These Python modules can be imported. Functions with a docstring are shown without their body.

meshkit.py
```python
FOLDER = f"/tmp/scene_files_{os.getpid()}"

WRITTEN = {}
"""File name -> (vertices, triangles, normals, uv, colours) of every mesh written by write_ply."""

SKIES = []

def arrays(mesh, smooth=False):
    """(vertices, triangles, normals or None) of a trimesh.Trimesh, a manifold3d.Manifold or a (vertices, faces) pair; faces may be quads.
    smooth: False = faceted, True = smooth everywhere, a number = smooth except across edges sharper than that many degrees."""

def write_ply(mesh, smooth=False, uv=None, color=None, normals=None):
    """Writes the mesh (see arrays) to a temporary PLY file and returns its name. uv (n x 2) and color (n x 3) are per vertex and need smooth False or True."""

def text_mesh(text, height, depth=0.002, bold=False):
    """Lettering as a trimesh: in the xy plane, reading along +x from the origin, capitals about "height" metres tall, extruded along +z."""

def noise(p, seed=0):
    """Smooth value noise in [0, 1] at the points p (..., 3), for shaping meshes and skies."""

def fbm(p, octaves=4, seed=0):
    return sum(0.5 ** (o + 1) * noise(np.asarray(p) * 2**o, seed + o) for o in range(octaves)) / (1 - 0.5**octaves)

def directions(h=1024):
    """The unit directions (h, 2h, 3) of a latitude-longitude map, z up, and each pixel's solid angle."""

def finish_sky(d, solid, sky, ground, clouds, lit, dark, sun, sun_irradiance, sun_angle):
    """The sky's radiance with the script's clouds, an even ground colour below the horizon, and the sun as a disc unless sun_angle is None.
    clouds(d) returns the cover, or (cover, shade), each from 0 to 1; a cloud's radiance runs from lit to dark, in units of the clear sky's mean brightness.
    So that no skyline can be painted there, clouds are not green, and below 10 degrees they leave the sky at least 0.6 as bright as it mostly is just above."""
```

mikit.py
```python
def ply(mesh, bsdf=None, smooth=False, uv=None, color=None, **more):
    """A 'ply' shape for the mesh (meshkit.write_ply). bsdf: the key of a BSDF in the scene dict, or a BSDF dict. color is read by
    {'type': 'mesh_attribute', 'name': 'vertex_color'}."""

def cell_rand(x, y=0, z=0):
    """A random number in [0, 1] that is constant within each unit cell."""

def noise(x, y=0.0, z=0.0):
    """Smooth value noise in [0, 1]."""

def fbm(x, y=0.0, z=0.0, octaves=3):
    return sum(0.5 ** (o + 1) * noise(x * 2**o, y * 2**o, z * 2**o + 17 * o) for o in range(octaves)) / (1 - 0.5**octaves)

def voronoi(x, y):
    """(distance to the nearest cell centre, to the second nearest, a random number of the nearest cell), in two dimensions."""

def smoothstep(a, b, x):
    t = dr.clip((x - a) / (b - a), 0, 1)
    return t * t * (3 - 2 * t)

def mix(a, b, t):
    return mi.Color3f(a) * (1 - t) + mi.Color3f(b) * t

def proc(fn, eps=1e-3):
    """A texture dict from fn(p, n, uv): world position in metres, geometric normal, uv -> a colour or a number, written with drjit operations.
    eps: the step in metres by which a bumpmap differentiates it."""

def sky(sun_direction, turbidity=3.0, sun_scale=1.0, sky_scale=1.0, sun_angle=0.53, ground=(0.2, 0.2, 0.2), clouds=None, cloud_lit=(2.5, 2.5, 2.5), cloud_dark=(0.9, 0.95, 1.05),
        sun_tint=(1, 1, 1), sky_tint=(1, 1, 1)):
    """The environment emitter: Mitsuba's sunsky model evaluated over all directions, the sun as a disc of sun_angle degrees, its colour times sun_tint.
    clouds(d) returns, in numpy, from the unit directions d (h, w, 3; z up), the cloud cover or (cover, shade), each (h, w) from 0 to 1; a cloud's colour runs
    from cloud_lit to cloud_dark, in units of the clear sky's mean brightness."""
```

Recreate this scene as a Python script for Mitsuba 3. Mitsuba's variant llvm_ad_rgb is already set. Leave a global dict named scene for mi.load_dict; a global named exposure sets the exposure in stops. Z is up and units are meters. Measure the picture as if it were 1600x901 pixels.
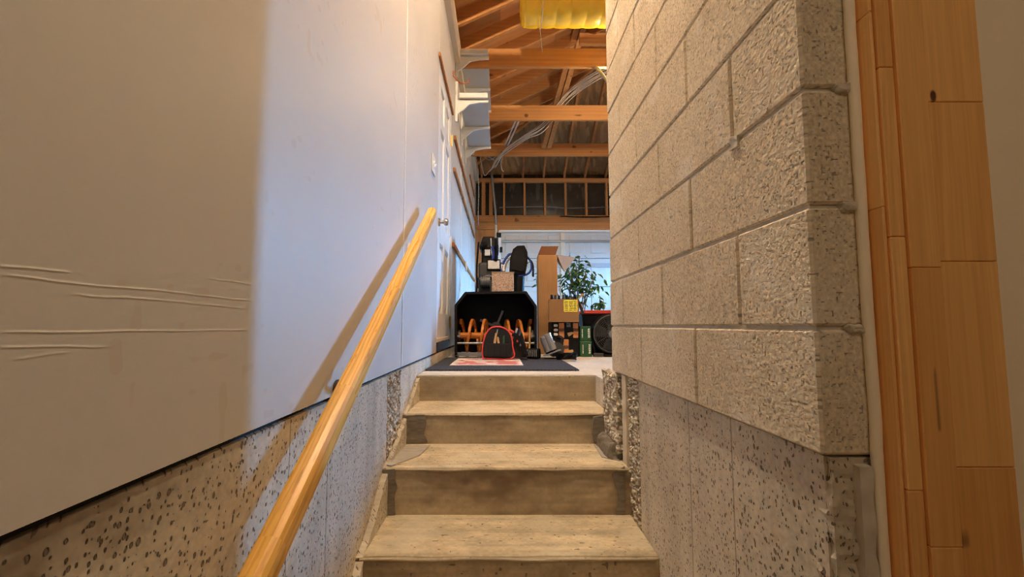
import math, random
import numpy as np, trimesh, manifold3d as m3
import drjit as dr
import mitsuba as mi, mikit, meshkit
from mikit import proc, noise, fbm, voronoi, cell_rand, smoothstep, mix
from shapely.geometry import Polygon, box as sbox
T = mi.ScalarTransform4f
rng = random.Random(7)
nrg = np.random.default_rng(7)

# ------------------------------------------------------------------ camera, light, exposure
# world: x right, y into the garage, z up; the camera stands at the origin; garage floor at z = FL
F, PITCH, CX, CY = 650.0, math.atan(47 / 650), 782.0, 461.0
FL = -0.289
scene, labels = {}, {}
scene['camera'] = {'type': 'perspective', 'fov': math.degrees(2 * math.atan(800 / F)), 'fov_axis': 'x', 'near_clip': 0.05, 'far_clip': 60.0,
                   'principal_point_offset_x': (800 - CX) / 1600, 'principal_point_offset_y': (450.5 - CY) / 901,
                   'to_world': T().look_at(origin=[0, 0, 0], target=[0, math.cos(PITCH), math.sin(PITCH)], up=[0, 0, 1])}
exposure = 0.32
WARM = (1.0, 0.82, 0.58)
HALLC = (1.0, 0.80, 0.58)
COOL = (0.15, 0.49, 1.0)
L_STAIR, L_HALL, L_GARAGE, L_WINDOW = 1900.0, 21.0, 330.0, 980.0


def ray(x, y):
    a, b = (x - CX) / F, (CY - y) / F
    return np.array([a, math.cos(PITCH) - b * math.sin(PITCH), math.sin(PITCH) + b * math.cos(PITCH)])
def at(x, y, d):
    r = ray(x, y); return r * d / r[1]

# ------------------------------------------------------------------ mesh helpers
def num(key):
    if key not in scene and key not in used: used.add(key); return key
    i = 1
    while f'{key}_{i:03d}' in scene or f'{key}_{i:03d}' in used: i += 1
    k = f'{key}_{i:03d}'; used.add(k); return k
used = set()
def thing(name, label, cat, group=None):
    k = num(name); labels[k] = {'label': label, 'category': cat}
    if group: labels[k]['group'] = group
    return k
def struct(name, label, mesh=None, mat=None, smooth=False, uv=None):
    used.add(name); labels[name] = {'label': label, 'kind': 'structure'}
    if mesh is not None: scene[name] = mikit.ply(mesh, mat, smooth=smooth, uv=uv)
    return name
def part(parent, name, mesh, mat, smooth=False, label=None, tone=None, axis=0, stuff=False):
    k = num(f'{parent}__{name}')
    if tone is None: scene[k] = mikit.ply(mesh, mat, smooth=smooth)
    else:
        v, f, _ = meshkit.arrays(mesh)
        uv = np.tile([[tone, axis + 0.1 + 0.8 * rng.random()]], (len(v), 1))
        scene[k] = mikit.ply((v, f), mat, smooth=False, uv=uv)
    if label or stuff:
        labels[k] = {}
        if label: labels[k]['label'] = label
        if stuff: labels[k]['kind'] = 'stuff'
    return k
def solo(name, mesh, mat, label, cat, group=None, smooth=False, tone=None, axis=0):
    k = num(name); labels[k] = {'label': label, 'category': cat}
    if group: labels[k]['group'] = group
    if tone is None: scene[k] = mikit.ply(mesh, mat, smooth=smooth)
    else:
        v, f, _ = meshkit.arrays(mesh)
        scene[k] = mikit.ply((v, f), mat, uv=np.tile([[tone, axis + 0.1 + 0.8 * rng.random()]], (len(v), 1)))
    return k
def bx(x0, x1, y0, y1, z0, z1):
    m = trimesh.creation.box([abs(x1 - x0), abs(y1 - y0), abs(z1 - z0)])
    m.apply_translation([(x0 + x1) / 2, (y0 + y1) / 2, (z0 + z1) / 2]); return m
def hull(pts):
    return trimesh.convex.convex_hull(np.asarray(pts, float))
def cbx(x0, x1, y0, y1, z0, z1, c=0.004):
    lo, hi = np.array([x0, y0, z0]), np.array([x1, y1, z1]); p = []
    for s in np.ndindex(2, 2, 2):
        q = np.where(np.array(s) == 1, hi, lo); d = np.where(np.array(s) == 1, -c, c)
        for k in range(3):
            e = q + d; e[k] = q[k]; p.append(e)
    return hull(p)
def rbx(x0, x1, y0, y1, z0, z1, r):
    pts = []
    s = trimesh.creation.icosphere(subdivisions=2, radius=r).vertices
    for a in (x0 + r, x1 - r):
        for b in (y0 + r, y1 - r):
            for c in (z0 + r, z1 - r): pts.append(s + [a, b, c])
    return hull(np.vstack(pts))
def cat(*ms):
    return trimesh.util.concatenate([m for m in ms])
def rot(m, ang, axis, at_=(0, 0, 0)):
    m = m.copy(); m.apply_transform(trimesh.transformations.rotation_matrix(ang, axis, at_)); return m
def ext_xz(poly, y0, y1):
    m = trimesh.creation.extrude_polygon(poly, y1 - y0, engine='earcut')
    v = m.vertices; return trimesh.Trimesh(np.stack([v[:, 0], y0 + v[:, 2], v[:, 1]], 1), m.faces[:, ::-1], process=False)
def ext_yz(poly, x0, x1):
    m = trimesh.creation.extrude_polygon(poly, x1 - x0, engine='earcut')
    v = m.vertices; return trimesh.Trimesh(np.stack([x0 + v[:, 2], v[:, 0], v[:, 1]], 1), m.faces, process=False)
def ext_xy(poly, z0, z1):
    m = trimesh.creation.extrude_polygon(poly, z1 - z0, engine='earcut'); m.apply_translation([0, 0, z0]); return m
def spline(pts, n=8):
    p = np.asarray(pts, float)
    if len(p) < 3: return p
    q = np.vstack([2 * p[0] - p[1], p, 2 * p[-1] - p[-2]]); out = []
    for i in range(1, len(q) - 2):
        for t in np.linspace(0, 1, n, endpoint=False):
            a, b, c, d = q[i - 1], q[i], q[i + 1], q[i + 2]
            out.append(0.5 * ((2 * b) + (c - a) * t + (2 * a - 5 * b + 4 * c - d) * t * t + (3 * b - a - 3 * c + d) * t ** 3))
    return np.array(out + [p[-1]])
def sweep(path, section, up=None, closed=False):
    """section: (m,2) polygon; swept along path with a steady frame."""
    p = np.asarray(path, float); n = len(p); sec = np.asarray(section, float); m = len(sec)
    t = np.gradient(p, axis=0) if not closed else np.roll(p, -1, 0) - np.roll(p, 1, 0)
    t /= np.linalg.norm(t, axis=1, keepdims=True) + 1e-12
    if up is None:
        u = np.cross(t[0], [0.31, 0.2, 0.93]); u /= np.linalg.norm(u); us = []
        for i in range(n):
            u = u - t[i] * (u @ t[i]); u /= np.linalg.norm(u); us.append(u)
        us = np.array(us)
    else:
        up = np.broadcast_to(np.asarray(up, float), p.shape)
        us = np.cross(t, up); us /= np.linalg.norm(us, axis=1, keepdims=True) + 1e-12
    vs = np.cross(us, t)
    V = (p[:, None, :] + us[:, None, :] * sec[None, :, :1] + vs[:, None, :] * sec[None, :, 1:]).reshape(-1, 3)
    f = []
    for i in range(n if closed else n - 1):
        j = (i + 1) % n
        for k in range(m):
            l = (k + 1) % m
            a, b, c, d = i * m + k, i * m + l, j * m + l, j * m + k
            f += [[a, b, c], [a, c, d]]
    if not closed:
        for k in range(1, m - 1):
            f += [[0, k + 1, k], [(n - 1) * m, (n - 1) * m + k, (n - 1) * m + k + 1]]
    mesh = trimesh.Trimesh(V, f, process=False)
    if mesh.volume < 0: mesh.invert()
    return mesh
def circ(r, n=8, sy=1.0):
    a = np.arange(n) / n * 2 * math.pi; return np.stack([r * np.cos(a), r * sy * np.sin(a)], 1)
def tube(pts, r, n=8, sm=6):
    return sweep(spline(pts, sm), circ(r, n))
def cyl(p0, p1, r, n=24, r1=None):
    p0, p1 = np.array(p0, float), np.array(p1, float)
    t = (p1 - p0) / np.linalg.norm(p1 - p0); u = np.cross(t, [0.3, 0.21, 0.9]); u /= np.linalg.norm(u); v = np.cross(t, u)
    c = circ(1, n); r1 = r if r1 is None else r1
    return hull(np.vstack([p0 + r * (c[:, :1] * u + c[:, 1:] * v), p1 + r1 * (c[:, :1] * u + c[:, 1:] * v)]))
def ring(c, r, w, axis='y', n=40, k=6):
    a = np.arange(n) / n * 2 * math.pi; z = a * 0
    p = {'y': np.stack([r * np.cos(a), z, r * np.sin(a)], 1), 'z': np.stack([r * np.cos(a), r * np.sin(a), z], 1), 'x': np.stack([z, r * np.cos(a), r * np.sin(a)], 1)}[axis]
    up = {'y': [0, 1, 0], 'z': [0, 0, 1], 'x': [1, 0, 0]}[axis]
    return sweep(p + np.array(c), circ(w, k), up=up, closed=True)
def lathe(profile, c, axis='z', n=32):
    m = trimesh.creation.revolve(np.asarray(profile, float), sections=n)
    if axis == 'x': m.vertices = m.vertices[:, [2, 0, 1]]
    if axis == 'y': m.vertices = m.vertices[:, [1, 2, 0]]
    m.apply_translation(c)
    if m.volume < 0: m.invert()
    return m
def rough_box(x0, x1, y0, y1, z0, z1, amp, cell=0.02, seed=0, freq=30, axes=(1, 1, 1)):
    """a broken concrete lump: finely divided box, its skin pushed in and out by noise."""
    m = bx(x0, x1, y0, y1, z0, z1); m = m.subdivide_to_size(cell * 1.5); m.merge_vertices()
    v = m.vertices.copy(); c = (np.array([x0 + x1, y0 + y1, z0 + z1])) / 2; e = np.array([x1 - x0, y1 - y0, z1 - z0]) / 2
    q = (v - c) / e; d = np.where(np.abs(q) > 0.999, np.sign(q), 0.0) * np.array(axes); ln = np.linalg.norm(d, axis=1, keepdims=True); d = d / np.maximum(ln, 1)
    h = meshkit.fbm(v * freq, 3, seed) - 0.55 + 0.5 * np.maximum(0, meshkit.noise(v * freq * 0.8, seed + 5) - 0.6)
    m.vertices = v + d * (h * 2 * amp)[:, None]
    return m

# ------------------------------------------------------------------ materials
def mat(name, color, rough=0.7, spec=0.3, metallic=0.0, bump=None, bscale=0.001, eps=1e-3, two=True, **kw):
    c = {'type': 'rgb', 'value': list(color)} if isinstance(color, (tuple, list)) else proc(color)
    b = {'type': 'principled', 'base_color': c, 'roughness': rough, 'specular': spec, 'metallic': metallic, **kw}
    if bump is not None: b = {'type': 'bumpmap', 'arbitrary': proc(bump, eps), 'scale': bscale, 'bsdf': b}
    scene[name] = {'type': 'twosided', 'bsdf': b} if two else b
    used.add(name)

# drywall of the left wall: off-white paint with long gouges and a taped seam
SCR = [((0, 417), (110, 424), 1), ((0, 430), (400, 470), 1), ((110, 458), (385, 481), .8), ((0, 519), (390, 515), 1), ((0, 542), (170, 540), .8), ((325, 434), (398, 446), .8), ((20, 560), (105, 550), .4)]
def onx(x, y, X):
    r = ray(x, y); return r * X / r[0]
SL = []
for a, b, w in SCR:
    pa, pb = onx(*a, -.483) if a[0] < 782 else None, onx(*b, -.483); SL.append((float(pa[1]), float(pa[2]), float(pb[1]), float(pb[2]), float(w)))
def dry_bump(p, n, uv):
    h = fbm(p.y * 40, p.z * 40, p.x * 40, 2) * 0.10
    for y0, z0, y1, z1, w in SL:
        t = (p.y - y0) / (y1 - y0); zz = z0 + (z1 - z0) * t + (noise(p.y * 24, z0 * 50) - 0.5) * 0.003
        d = (p.z - zz) / 0.0013
        inside = smoothstep(-0.02, 0.06, t) * smoothstep(1.02, 0.9, t)
        h = h + inside * w * dr.exp(-d * d) * (0.2 + 0.5 * noise(p.y * 30, 5))
    d = (p.y - 0.818 - 0.01 * (noise(p.z * 3, 9) - 0.5)) / 0.008
    h = h + 0.5 * dr.exp(-d * d) * noise(p.z * 14, 3)
    return h
def dry_col(p, n, uv):
    t = fbm(p.y * 1.7, p.z * 1.7, 0, 3)
    c = mix((0.52, 0.485, 0.435), (0.58, 0.55, 0.50), t)
    sp = smoothstep(0.80, 0.86, noise(p.y * 38, p.z * 38, 2)) * smoothstep(0.55, 0.7, noise(p.y * 5, p.z * 5))
    return mix(c, (0.48, 0.40, 0.31), sp * 0.35)
mat('m_drywall', dry_col, 0.5, 0.35, bump=dry_bump, bscale=0.0016, eps=7e-4)
mat('m_beige', (0.86, 0.73, 0.54), 0.6)
mat('m_hall', (0.62, 0.55, 0.45), 0.7)
mat('m_white', (0.74, 0.73, 0.69), 0.4)
mat('m_cream', (0.66, 0.57, 0.43), 0.6)
mat('m_caulk', (0.88, 0.78, 0.60), 0.6)
mat('m_dark', (0.03, 0.026, 0.022), 0.8)
mat('m_black', (0.007, 0.007, 0.008), 0.5, 0.15)
mat('m_blackgloss', (0.005, 0.005, 0.0055), 0.4, 0.12)
mat('m_rubber', (0.035, 0.037, 0.042), 0.8)
mat('m_darkgrey', (0.05, 0.052, 0.05), 0.5)
mat('m_red', (0.75, 0.07, 0.06), 0.5)
mat('m_redlid', (0.55, 0.05, 0.03), 0.4)
mat('m_orange', (0.66, 0.21, 0.03), 0.4)
mat('m_tan', (0.62, 0.40, 0.19), 0.6)
mat('m_yellow', (1.0, 0.61, 0.02), 0.28, 0.5, clearcoat=0.4)
mat('m_green', (0.03, 0.10, 0.045), 0.5)
mat('m_blue', (0.02, 0.05, 0.25), 0.5)
mat('m_lead', (0.22, 0.22, 0.23), 0.4)
mat('m_steel', (0.55, 0.55, 0.53), 0.35, 0.5, 0.9)
mat('m_nickel', (0.62, 0.58, 0.52), 0.22, 0.5, 1.0)
mat('m_brass', (0.62, 0.42, 0.16), 0.35, 0.5, 0.9)
mat('m_bronze', (0.05, 0.035, 0.025), 0.35, 0.5, 0.6)
mat('m_galv', (0.36, 0.38, 0.38), 0.45, 0.5, 0.5)
mat('m_wire', (0.62, 0.56, 0.47), 0.5)
mat('m_label', (0.92, 0.78, 0.08), 0.6)
mat('m_ink', (0.05, 0.05, 0.05), 0.6)
mat('m_paper', (0.8, 0.77, 0.72), 0.7)
mat('m_copper', (0.5, 0.13, 0.05), 0.4)

def block_col(p, n, uv):
    s = p.x + p.y
    big = fbm(s * 3.1, p.z * 3.1, 0, 3)
    c = mix((0.55, 0.452, 0.315), (0.71, 0.61, 0.455), big)
    g = fbm(s * 210, p.z * 210, p.x * 90, 2)
    c = c * (0.66 + 0.68 * g)
    chalk = smoothstep(0.62, 0.8, fbm(s * 9, p.z * 9, 4, 3)) * 0.35
    c = mix(c, (0.78, 0.73, 0.64), chalk)
    pit = smoothstep(0.80, 0.90, noise(s * 230, p.z * 260, 7))
    return mix(c, (0.20, 0.16, 0.12), pit * 0.6)
def block_bump(p, n, uv):
    s = p.x + p.y
    return fbm(s * 190, p.z * 190, p.x * 60, 2) - 0.9 * smoothstep(0.78, 0.9, noise(s * 230, p.z * 260, 7))
mat('m_block', block_col, 0.9, 0.15, bump=block_bump, bscale=0.0022, eps=6e-4)
def mortar_col(p, n, uv):
    s = p.x + p.y
    return mix((0.44, 0.39, 0.31), (0.64, 0.59, 0.50), fbm(s * 40, p.z * 40, 0, 3))
mat('m_mortar', mortar_col, 0.9, 0.15)

def pits(u, v, k, thr):
    a, b, r = voronoi(u * k, v * k * 0.8)
    rad = 0.30 * dr.maximum(r - thr, 0) / (1 - thr)
    return smoothstep(rad + 0.03, rad, a) * dr.select(r > thr, 1.0, 0.0)
def conc_h(p):
    y = p.y + p.x
    w = 0.25 * (noise(y * 30, p.z * 30) - 0.5)
    return dr.maximum(0.9 * pits(y + w * 0.03, p.z * 0.8 + w * 0.03, 95, 0.66), pits(y + 3.1 + w * .02, p.z * 0.6 + w * 0.02, 170, 0.70))
def wall_conc(p, n, uv):
    big = fbm(p.y * 2.2, p.z * 2.2, p.x * 3, 3)
    c = mix((0.48, 0.40, 0.29), (0.70, 0.63, 0.51), big)
    st = fbm(p.y * 16, p.z * 1.3, 2, 2)
    c = c * (0.82 + 0.36 * st) * (0.88 + 0.24 * fbm(p.y * 120, p.z * 120, 1, 2))
    c = mix(c, (0.13, 0.095, 0.065), conc_h(p) * 0.85)
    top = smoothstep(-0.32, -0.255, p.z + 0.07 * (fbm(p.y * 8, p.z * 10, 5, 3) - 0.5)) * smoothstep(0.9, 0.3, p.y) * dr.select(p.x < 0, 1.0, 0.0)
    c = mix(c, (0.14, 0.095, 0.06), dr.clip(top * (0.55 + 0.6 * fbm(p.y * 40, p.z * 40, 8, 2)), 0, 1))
    line = mi.Float(0)
    for yy in (1.205, 0.985, -0.2):
        d = (p.y - yy - 0.004 * (noise(p.z * 5, 1) - .5)) / 0.0022
        line = dr.maximum(line, dr.exp(-d * d))
    return mix(c, (0.16, 0.13, 0.10), line * 0.7)
def wall_conc_b(p, n, uv):
    return 0.35 * fbm(p.y * 60, p.z * 40, p.x * 20, 3) - conc_h(p)
mat('m_conc', wall_conc, 0.85, 0.2, bump=wall_conc_b, bscale=0.004, eps=8e-4)
def agg_col(p, n, uv):
    a, b, r = voronoi((p.y + p.x) * 95, p.z * 95)
    c = mix((0.22, 0.17, 0.115), (0.86, 0.78, 0.63), smoothstep(0.05, 0.7, r) * smoothstep(0.75, 0.3, a))
    return mix(c, (0.42, 0.37, 0.29), 0.35 * fbm(p.y * 14, p.z * 14, p.x * 10, 2))
mat('m_rough', agg_col, 0.95, 0.1)
STEP_Y = [2.4418, 2.1075, 1.7633, 1.4559, 1.13, 0.80]
STEP_Z = [FL, -0.4353, -0.5847, -0.7735, -0.945, -1.117]
HALL_Z = -1.29
def step_col(p, n, uv):
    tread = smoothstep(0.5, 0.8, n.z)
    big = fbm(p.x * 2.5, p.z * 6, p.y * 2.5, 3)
    c = mix((0.42, 0.335, 0.215), (0.58, 0.485, 0.325), big)
    lay = fbm(p.x * 3, p.z * 60 + p.y * 50, 3, 3)
    c = c * (0.78 + 0.44 * lay) * (0.80 + 0.40 * fbm(p.x * 90, p.z * 90, p.y * 90, 2))
    c = c * (0.70 + 0.60 * fbm(p.x * 13 + 7, p.z * 17, p.y * 13, 4))
    # grime on the risers, strongest in blotches low down on the wide one
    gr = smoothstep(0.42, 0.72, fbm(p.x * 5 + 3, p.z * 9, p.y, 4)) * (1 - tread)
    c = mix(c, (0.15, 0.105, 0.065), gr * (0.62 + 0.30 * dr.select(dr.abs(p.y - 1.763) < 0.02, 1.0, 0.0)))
    c = mix(c, (0.24, 0.185, 0.12), 0.35 * (1 - tread))  # all risers toned darker than the treads, their shade put into the colour
    hole = smoothstep(0.86, 0.92, noise(p.x * 70, p.z * 70, p.y * 70))
    c = mix(c, (0.12, 0.085, 0.055), hole * 0.7)
    dust = smoothstep(0.5, 0.75, fbm(p.x * 6, p.y * 9, 7, 3)) * tread
    return mix(c, (0.60, 0.53, 0.39), dust * 0.5)
def step_b(p, n, uv):
    return 0.5 * fbm(p.x * 12, p.z * 90, p.y * 60, 3) + 0.7 * fbm(p.x * 60, p.z * 60, p.y * 60, 3)
mat('m_step', step_col, 0.85, 0.2, bump=step_b, bscale=0.003, eps=1e-3)
def patch_col(p, n, uv):
    s = fbm(p.x * 30, p.z * 120, p.y * 60, 3)
    return mix((0.10, 0.085, 0.065), (0.28, 0.25, 0.20), s)
mat('m_patch', patch_col, 0.9, 0.1)
def lightpatch_col(p, n, uv):
    return mix((0.30, 0.265, 0.22), (0.44, 0.40, 0.33), fbm(p.x * 30, p.z * 60, p.y * 60, 3))
mat('m_lightpatch', lightpatch_col, 0.9, 0.1)
def floor_col(p, n, uv):
    c = mix((0.50, 0.46, 0.40), (0.62, 0.59, 0.53), fbm(p.x * 3, p.y * 3, 0, 4))
    return c * (0.9 + 0.2 * fbm(p.x * 50, p.y * 50, 3, 2))
mat('m_floor', floor_col, 0.7, 0.3)
mat('m_hallfloor', (0.30, 0.26, 0.21), 0.8)

# sawn lumber: uv.x = tone of the piece, uv.y = axis of the grain + seed
def lum(p, uv):
    ax, sd = dr.floor(uv.y), (uv.y - dr.floor(uv.y)) * 90
    al = dr.select(ax < 0.5, p.x, dr.select(ax < 1.5, p.y, p.z))
    a = dr.select(ax < 0.5, p.y, p.x); b = dr.select(ax < 1.5, p.z, p.y)
    return al, a, b, sd
def lumber_col(p, n, uv):
    al, a, b, sd = lum(p, uv)
    g = fbm(al * 1.6 + sd, a * 34 + sd, b * 34, 3)
    ringy = 0.5 + 0.5 * dr.sin((b * 140 + a * 60 + 5 * noise(al * 2.0 + sd, a * 6, b * 6)))
    c = mix((0.33, 0.125, 0.035), (0.68, 0.34, 0.12), uv.x * 0.75 + 0.35 * (g - 0.5) + 0.12 * (ringy - 0.5))
    knot = smoothstep(0.86, 0.93, noise(al * 7 + sd, a * 12 + sd, b * 12))
    c = mix(c, (0.12, 0.04, 0.015), knot * 0.8)
    stain = smoothstep(0.55, 0.8, fbm(al * 2.3 + sd * 2, a * 5, b * 7, 3)) * smoothstep(0.55, 0.2, uv.x)
    return mix(c, (0.13, 0.085, 0.055), stain * 0.8)
mat('m_lumber', lumber_col, 0.7, 0.2)
def stave_col(p, n, uv):
    al, a, b, sd = lum(p, uv)
    g = fbm(p.z * 2.5 + sd, p.x * 120 + sd + 3 * noise(p.z * 3 + sd, p.x * 9), p.y * 40, 3)
    c = mix((0.58, 0.25, 0.06), (0.92, 0.54, 0.20), uv.x + 0.42 * (g - 0.5))
    c = c * (0.92 + 0.16 * noise(p.x * 420 + sd, p.z * 9, p.y * 300))
    kn = smoothstep(0.93, 0.97, noise(p.z * 13 + sd, p.x * 30, sd))
    return mix(c, (0.10, 0.03, 0.012), kn)
mat('m_stave', stave_col, 0.5, 0.35)
RS = 0.64
def rail_col(p, n, uv):
    al = (p.y + RS * p.z) / math.sqrt(1 + RS * RS); up = (p.z - RS * p.y); sd = uv.y * 40
    w = fbm(al * 4 + sd, p.x * 18 + sd, up * 18, 2)
    gr = 0.5 + 0.5 * dr.sin((p.x * 1.0 + up * 0.35) * 480 + 16 * w + sd)
    gr = gr * gr * gr
    c = mix((0.80, 0.44, 0.10), (0.58, 0.25, 0.035), gr * 0.75 * (0.3 + uv.x))
    c = mix(c, (0.40, 0.15, 0.02), smoothstep(0.62, 0.85, fbm(al * 25 + sd, p.x * 120, up * 120, 2)) * 0.45)
    return c * (0.85 + 0.3 * uv.x)
mat('m_rail', rail_col, 0.28, 0.5, clearcoat=0.6, clearcoat_gloss=0.85)
def osb_col(p, n, uv):
    a, b, r = voronoi(p.x * 22 + p.z * 9, p.y * 12 + p.z * 10)
    c = mix((0.20, 0.105, 0.04), (0.36, 0.205, 0.085), r)
    return c * (0.75 + 0.5 * fbm(p.x * 3, p.y * 3, p.z * 3, 3))
mat('m_osb', osb_col, 0.8, 0.2)
def deck_col(p, n, uv):
    k = p.y * 1.0
    c = mix((0.35, 0.14, 0.045), (0.56, 0.26, 0.09), fbm(p.x * 2, p.y * 20, p.z * 4, 3))
    return c * (0.8 + 0.4 * cell_rand(dr.floor(p.x / 0.7), dr.floor(p.y / 0.4), 1))
mat('m_deck', deck_col, 0.8, 0.2)
def card_col(p, n, uv):
    c = mix((0.44, 0.235, 0.10), (0.54, 0.30, 0.135), fbm(p.x * 5, p.z * 5, p.y * 5, 3))
    return c * (0.93 + 0.14 * noise(p.x * 160, p.z * 14, p.y * 160))
mat('m_card', card_col, 0.8, 0.15)
mat('m_cardin', (0.36, 0.24, 0.13), 0.8)
mat('m_cardtop', (0.20, 0.085, 0.035), 0.8)
def paver_col(p, n, uv):
    g = fbm(p.x * 110, p.z * 110, p.y * 110, 3)
    return mix((0.30, 0.20, 0.135), (0.58, 0.43, 0.32), smoothstep(0.2, 0.7, g))
mat('m_pcard', paver_col, 0.8, 0.15)
def mat_col(p, n, uv):
    r = 0.5 + 0.5 * dr.sin(p.x * 260) * dr.sin(p.y * 260)
    return mix((0.022, 0.025, 0.032), (0.06, 0.065, 0.08), r)
mat('m_mat', mat_col, 0.9, 0.1)
def red_print(p, n, uv):
    c = mix((0.62, 0.47, 0.42), (0.78, 0.70, 0.64), fbm(p.x * 10, p.y * 10, 0, 3))
    e = smoothstep(0.245, 0.20, dr.abs(p.x + 0.095)) * smoothstep(0.30, 0.22, dr.abs(p.y - 3.2))
    s = smoothstep(0.35, 0.60, fbm(p.x * 13 + 3, p.y * 7, 4, 4))
    return mix(c, (0.55, 0.10, 0.09), e * s * 0.85)
mat('m_print', red_print, 0.6, 0.3)
def paper_black(p, n, uv):
    c = mix((0.006, 0.007, 0.006), (0.03, 0.03, 0.026), fbm(p.x * 6, p.z * 9, 0, 3))
    arc = smoothstep(0.66, 0.74, fbm(p.x * 14, p.z * 4, 3, 3))
    return mix(c, (0.09, 0.085, 0.07), arc * 0.5)
mat('m_blackpaper', paper_black, 0.25, 0.5)
def leaf_col(p, n, uv):
    return mix((0.015, 0.06, 0.018), (0.07, 0.19, 0.045), cell_rand(p.x * 25, p.y * 25, p.z * 25))
mat('m_leaf', leaf_col, 0.35, 0.5)
mat('m_trunk', (0.16, 0.11, 0.07), 0.8)
def gd_col(p, n, uv):
    return mix((0.50, 0.48, 0.43), (0.56, 0.54, 0.49), fbm(p.x * 2, p.z * 2, 0, 2))
mat('m_gdoor', gd_col, 0.45)
def log_print(p, n, uv):
    r = 0.5 + 0.5 * dr.sin(p.z * 210 + p.x * 60)
    return mix((0.22, 0.07, 0.02), (0.72, 0.33, 0.13), r)
mat('m_logprint', (0.70, 0.30, 0.11), 0.5)
mat('m_logdark', (0.14, 0.06, 0.03), 0.5)

# ------------------------------------------------------------------ large structure
XL, XR = -0.483, 0.521
YB, XE = 7.90, 4.20                                  # back wall, far right wall of the garage
WALL_T = 3.0
ROOF = 0.47
DY0, DY1, DZ0, DZ1 = 3.15, 3.95, -0.145, 2.07        # door in the left wall
GY = 2.05                                             # drywall seam
struct('wall_left', 'left stair and garage wall of off-white painted drywall',
       cat(bx(XL - .10, XL, -1.6, GY, -.203, WALL_T), bx(XL - .10, XL - .001, GY, DY0, -.203, WALL_T),
           bx(XL - .10, XL, DY0, DY1, DZ1 + .02, WALL_T), bx(XL - .10, XL, DY1, YB + .12, -.203, WALL_T)), 'm_drywall')
struct('dark_strip_1', 'dark strip in the gap under the left drywall', bx(XL - .10, XL - .018, -1.6, DY0 + .0, -.216, -.203), 'm_dark')  # near-black strip backing the gap below the drywall
part('wall_left', 'seam_strip', cbx(XL, XL + .0025, GY - .012, GY + .006, -.2, WALL_T - .1, .001), 'm_white')
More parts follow.
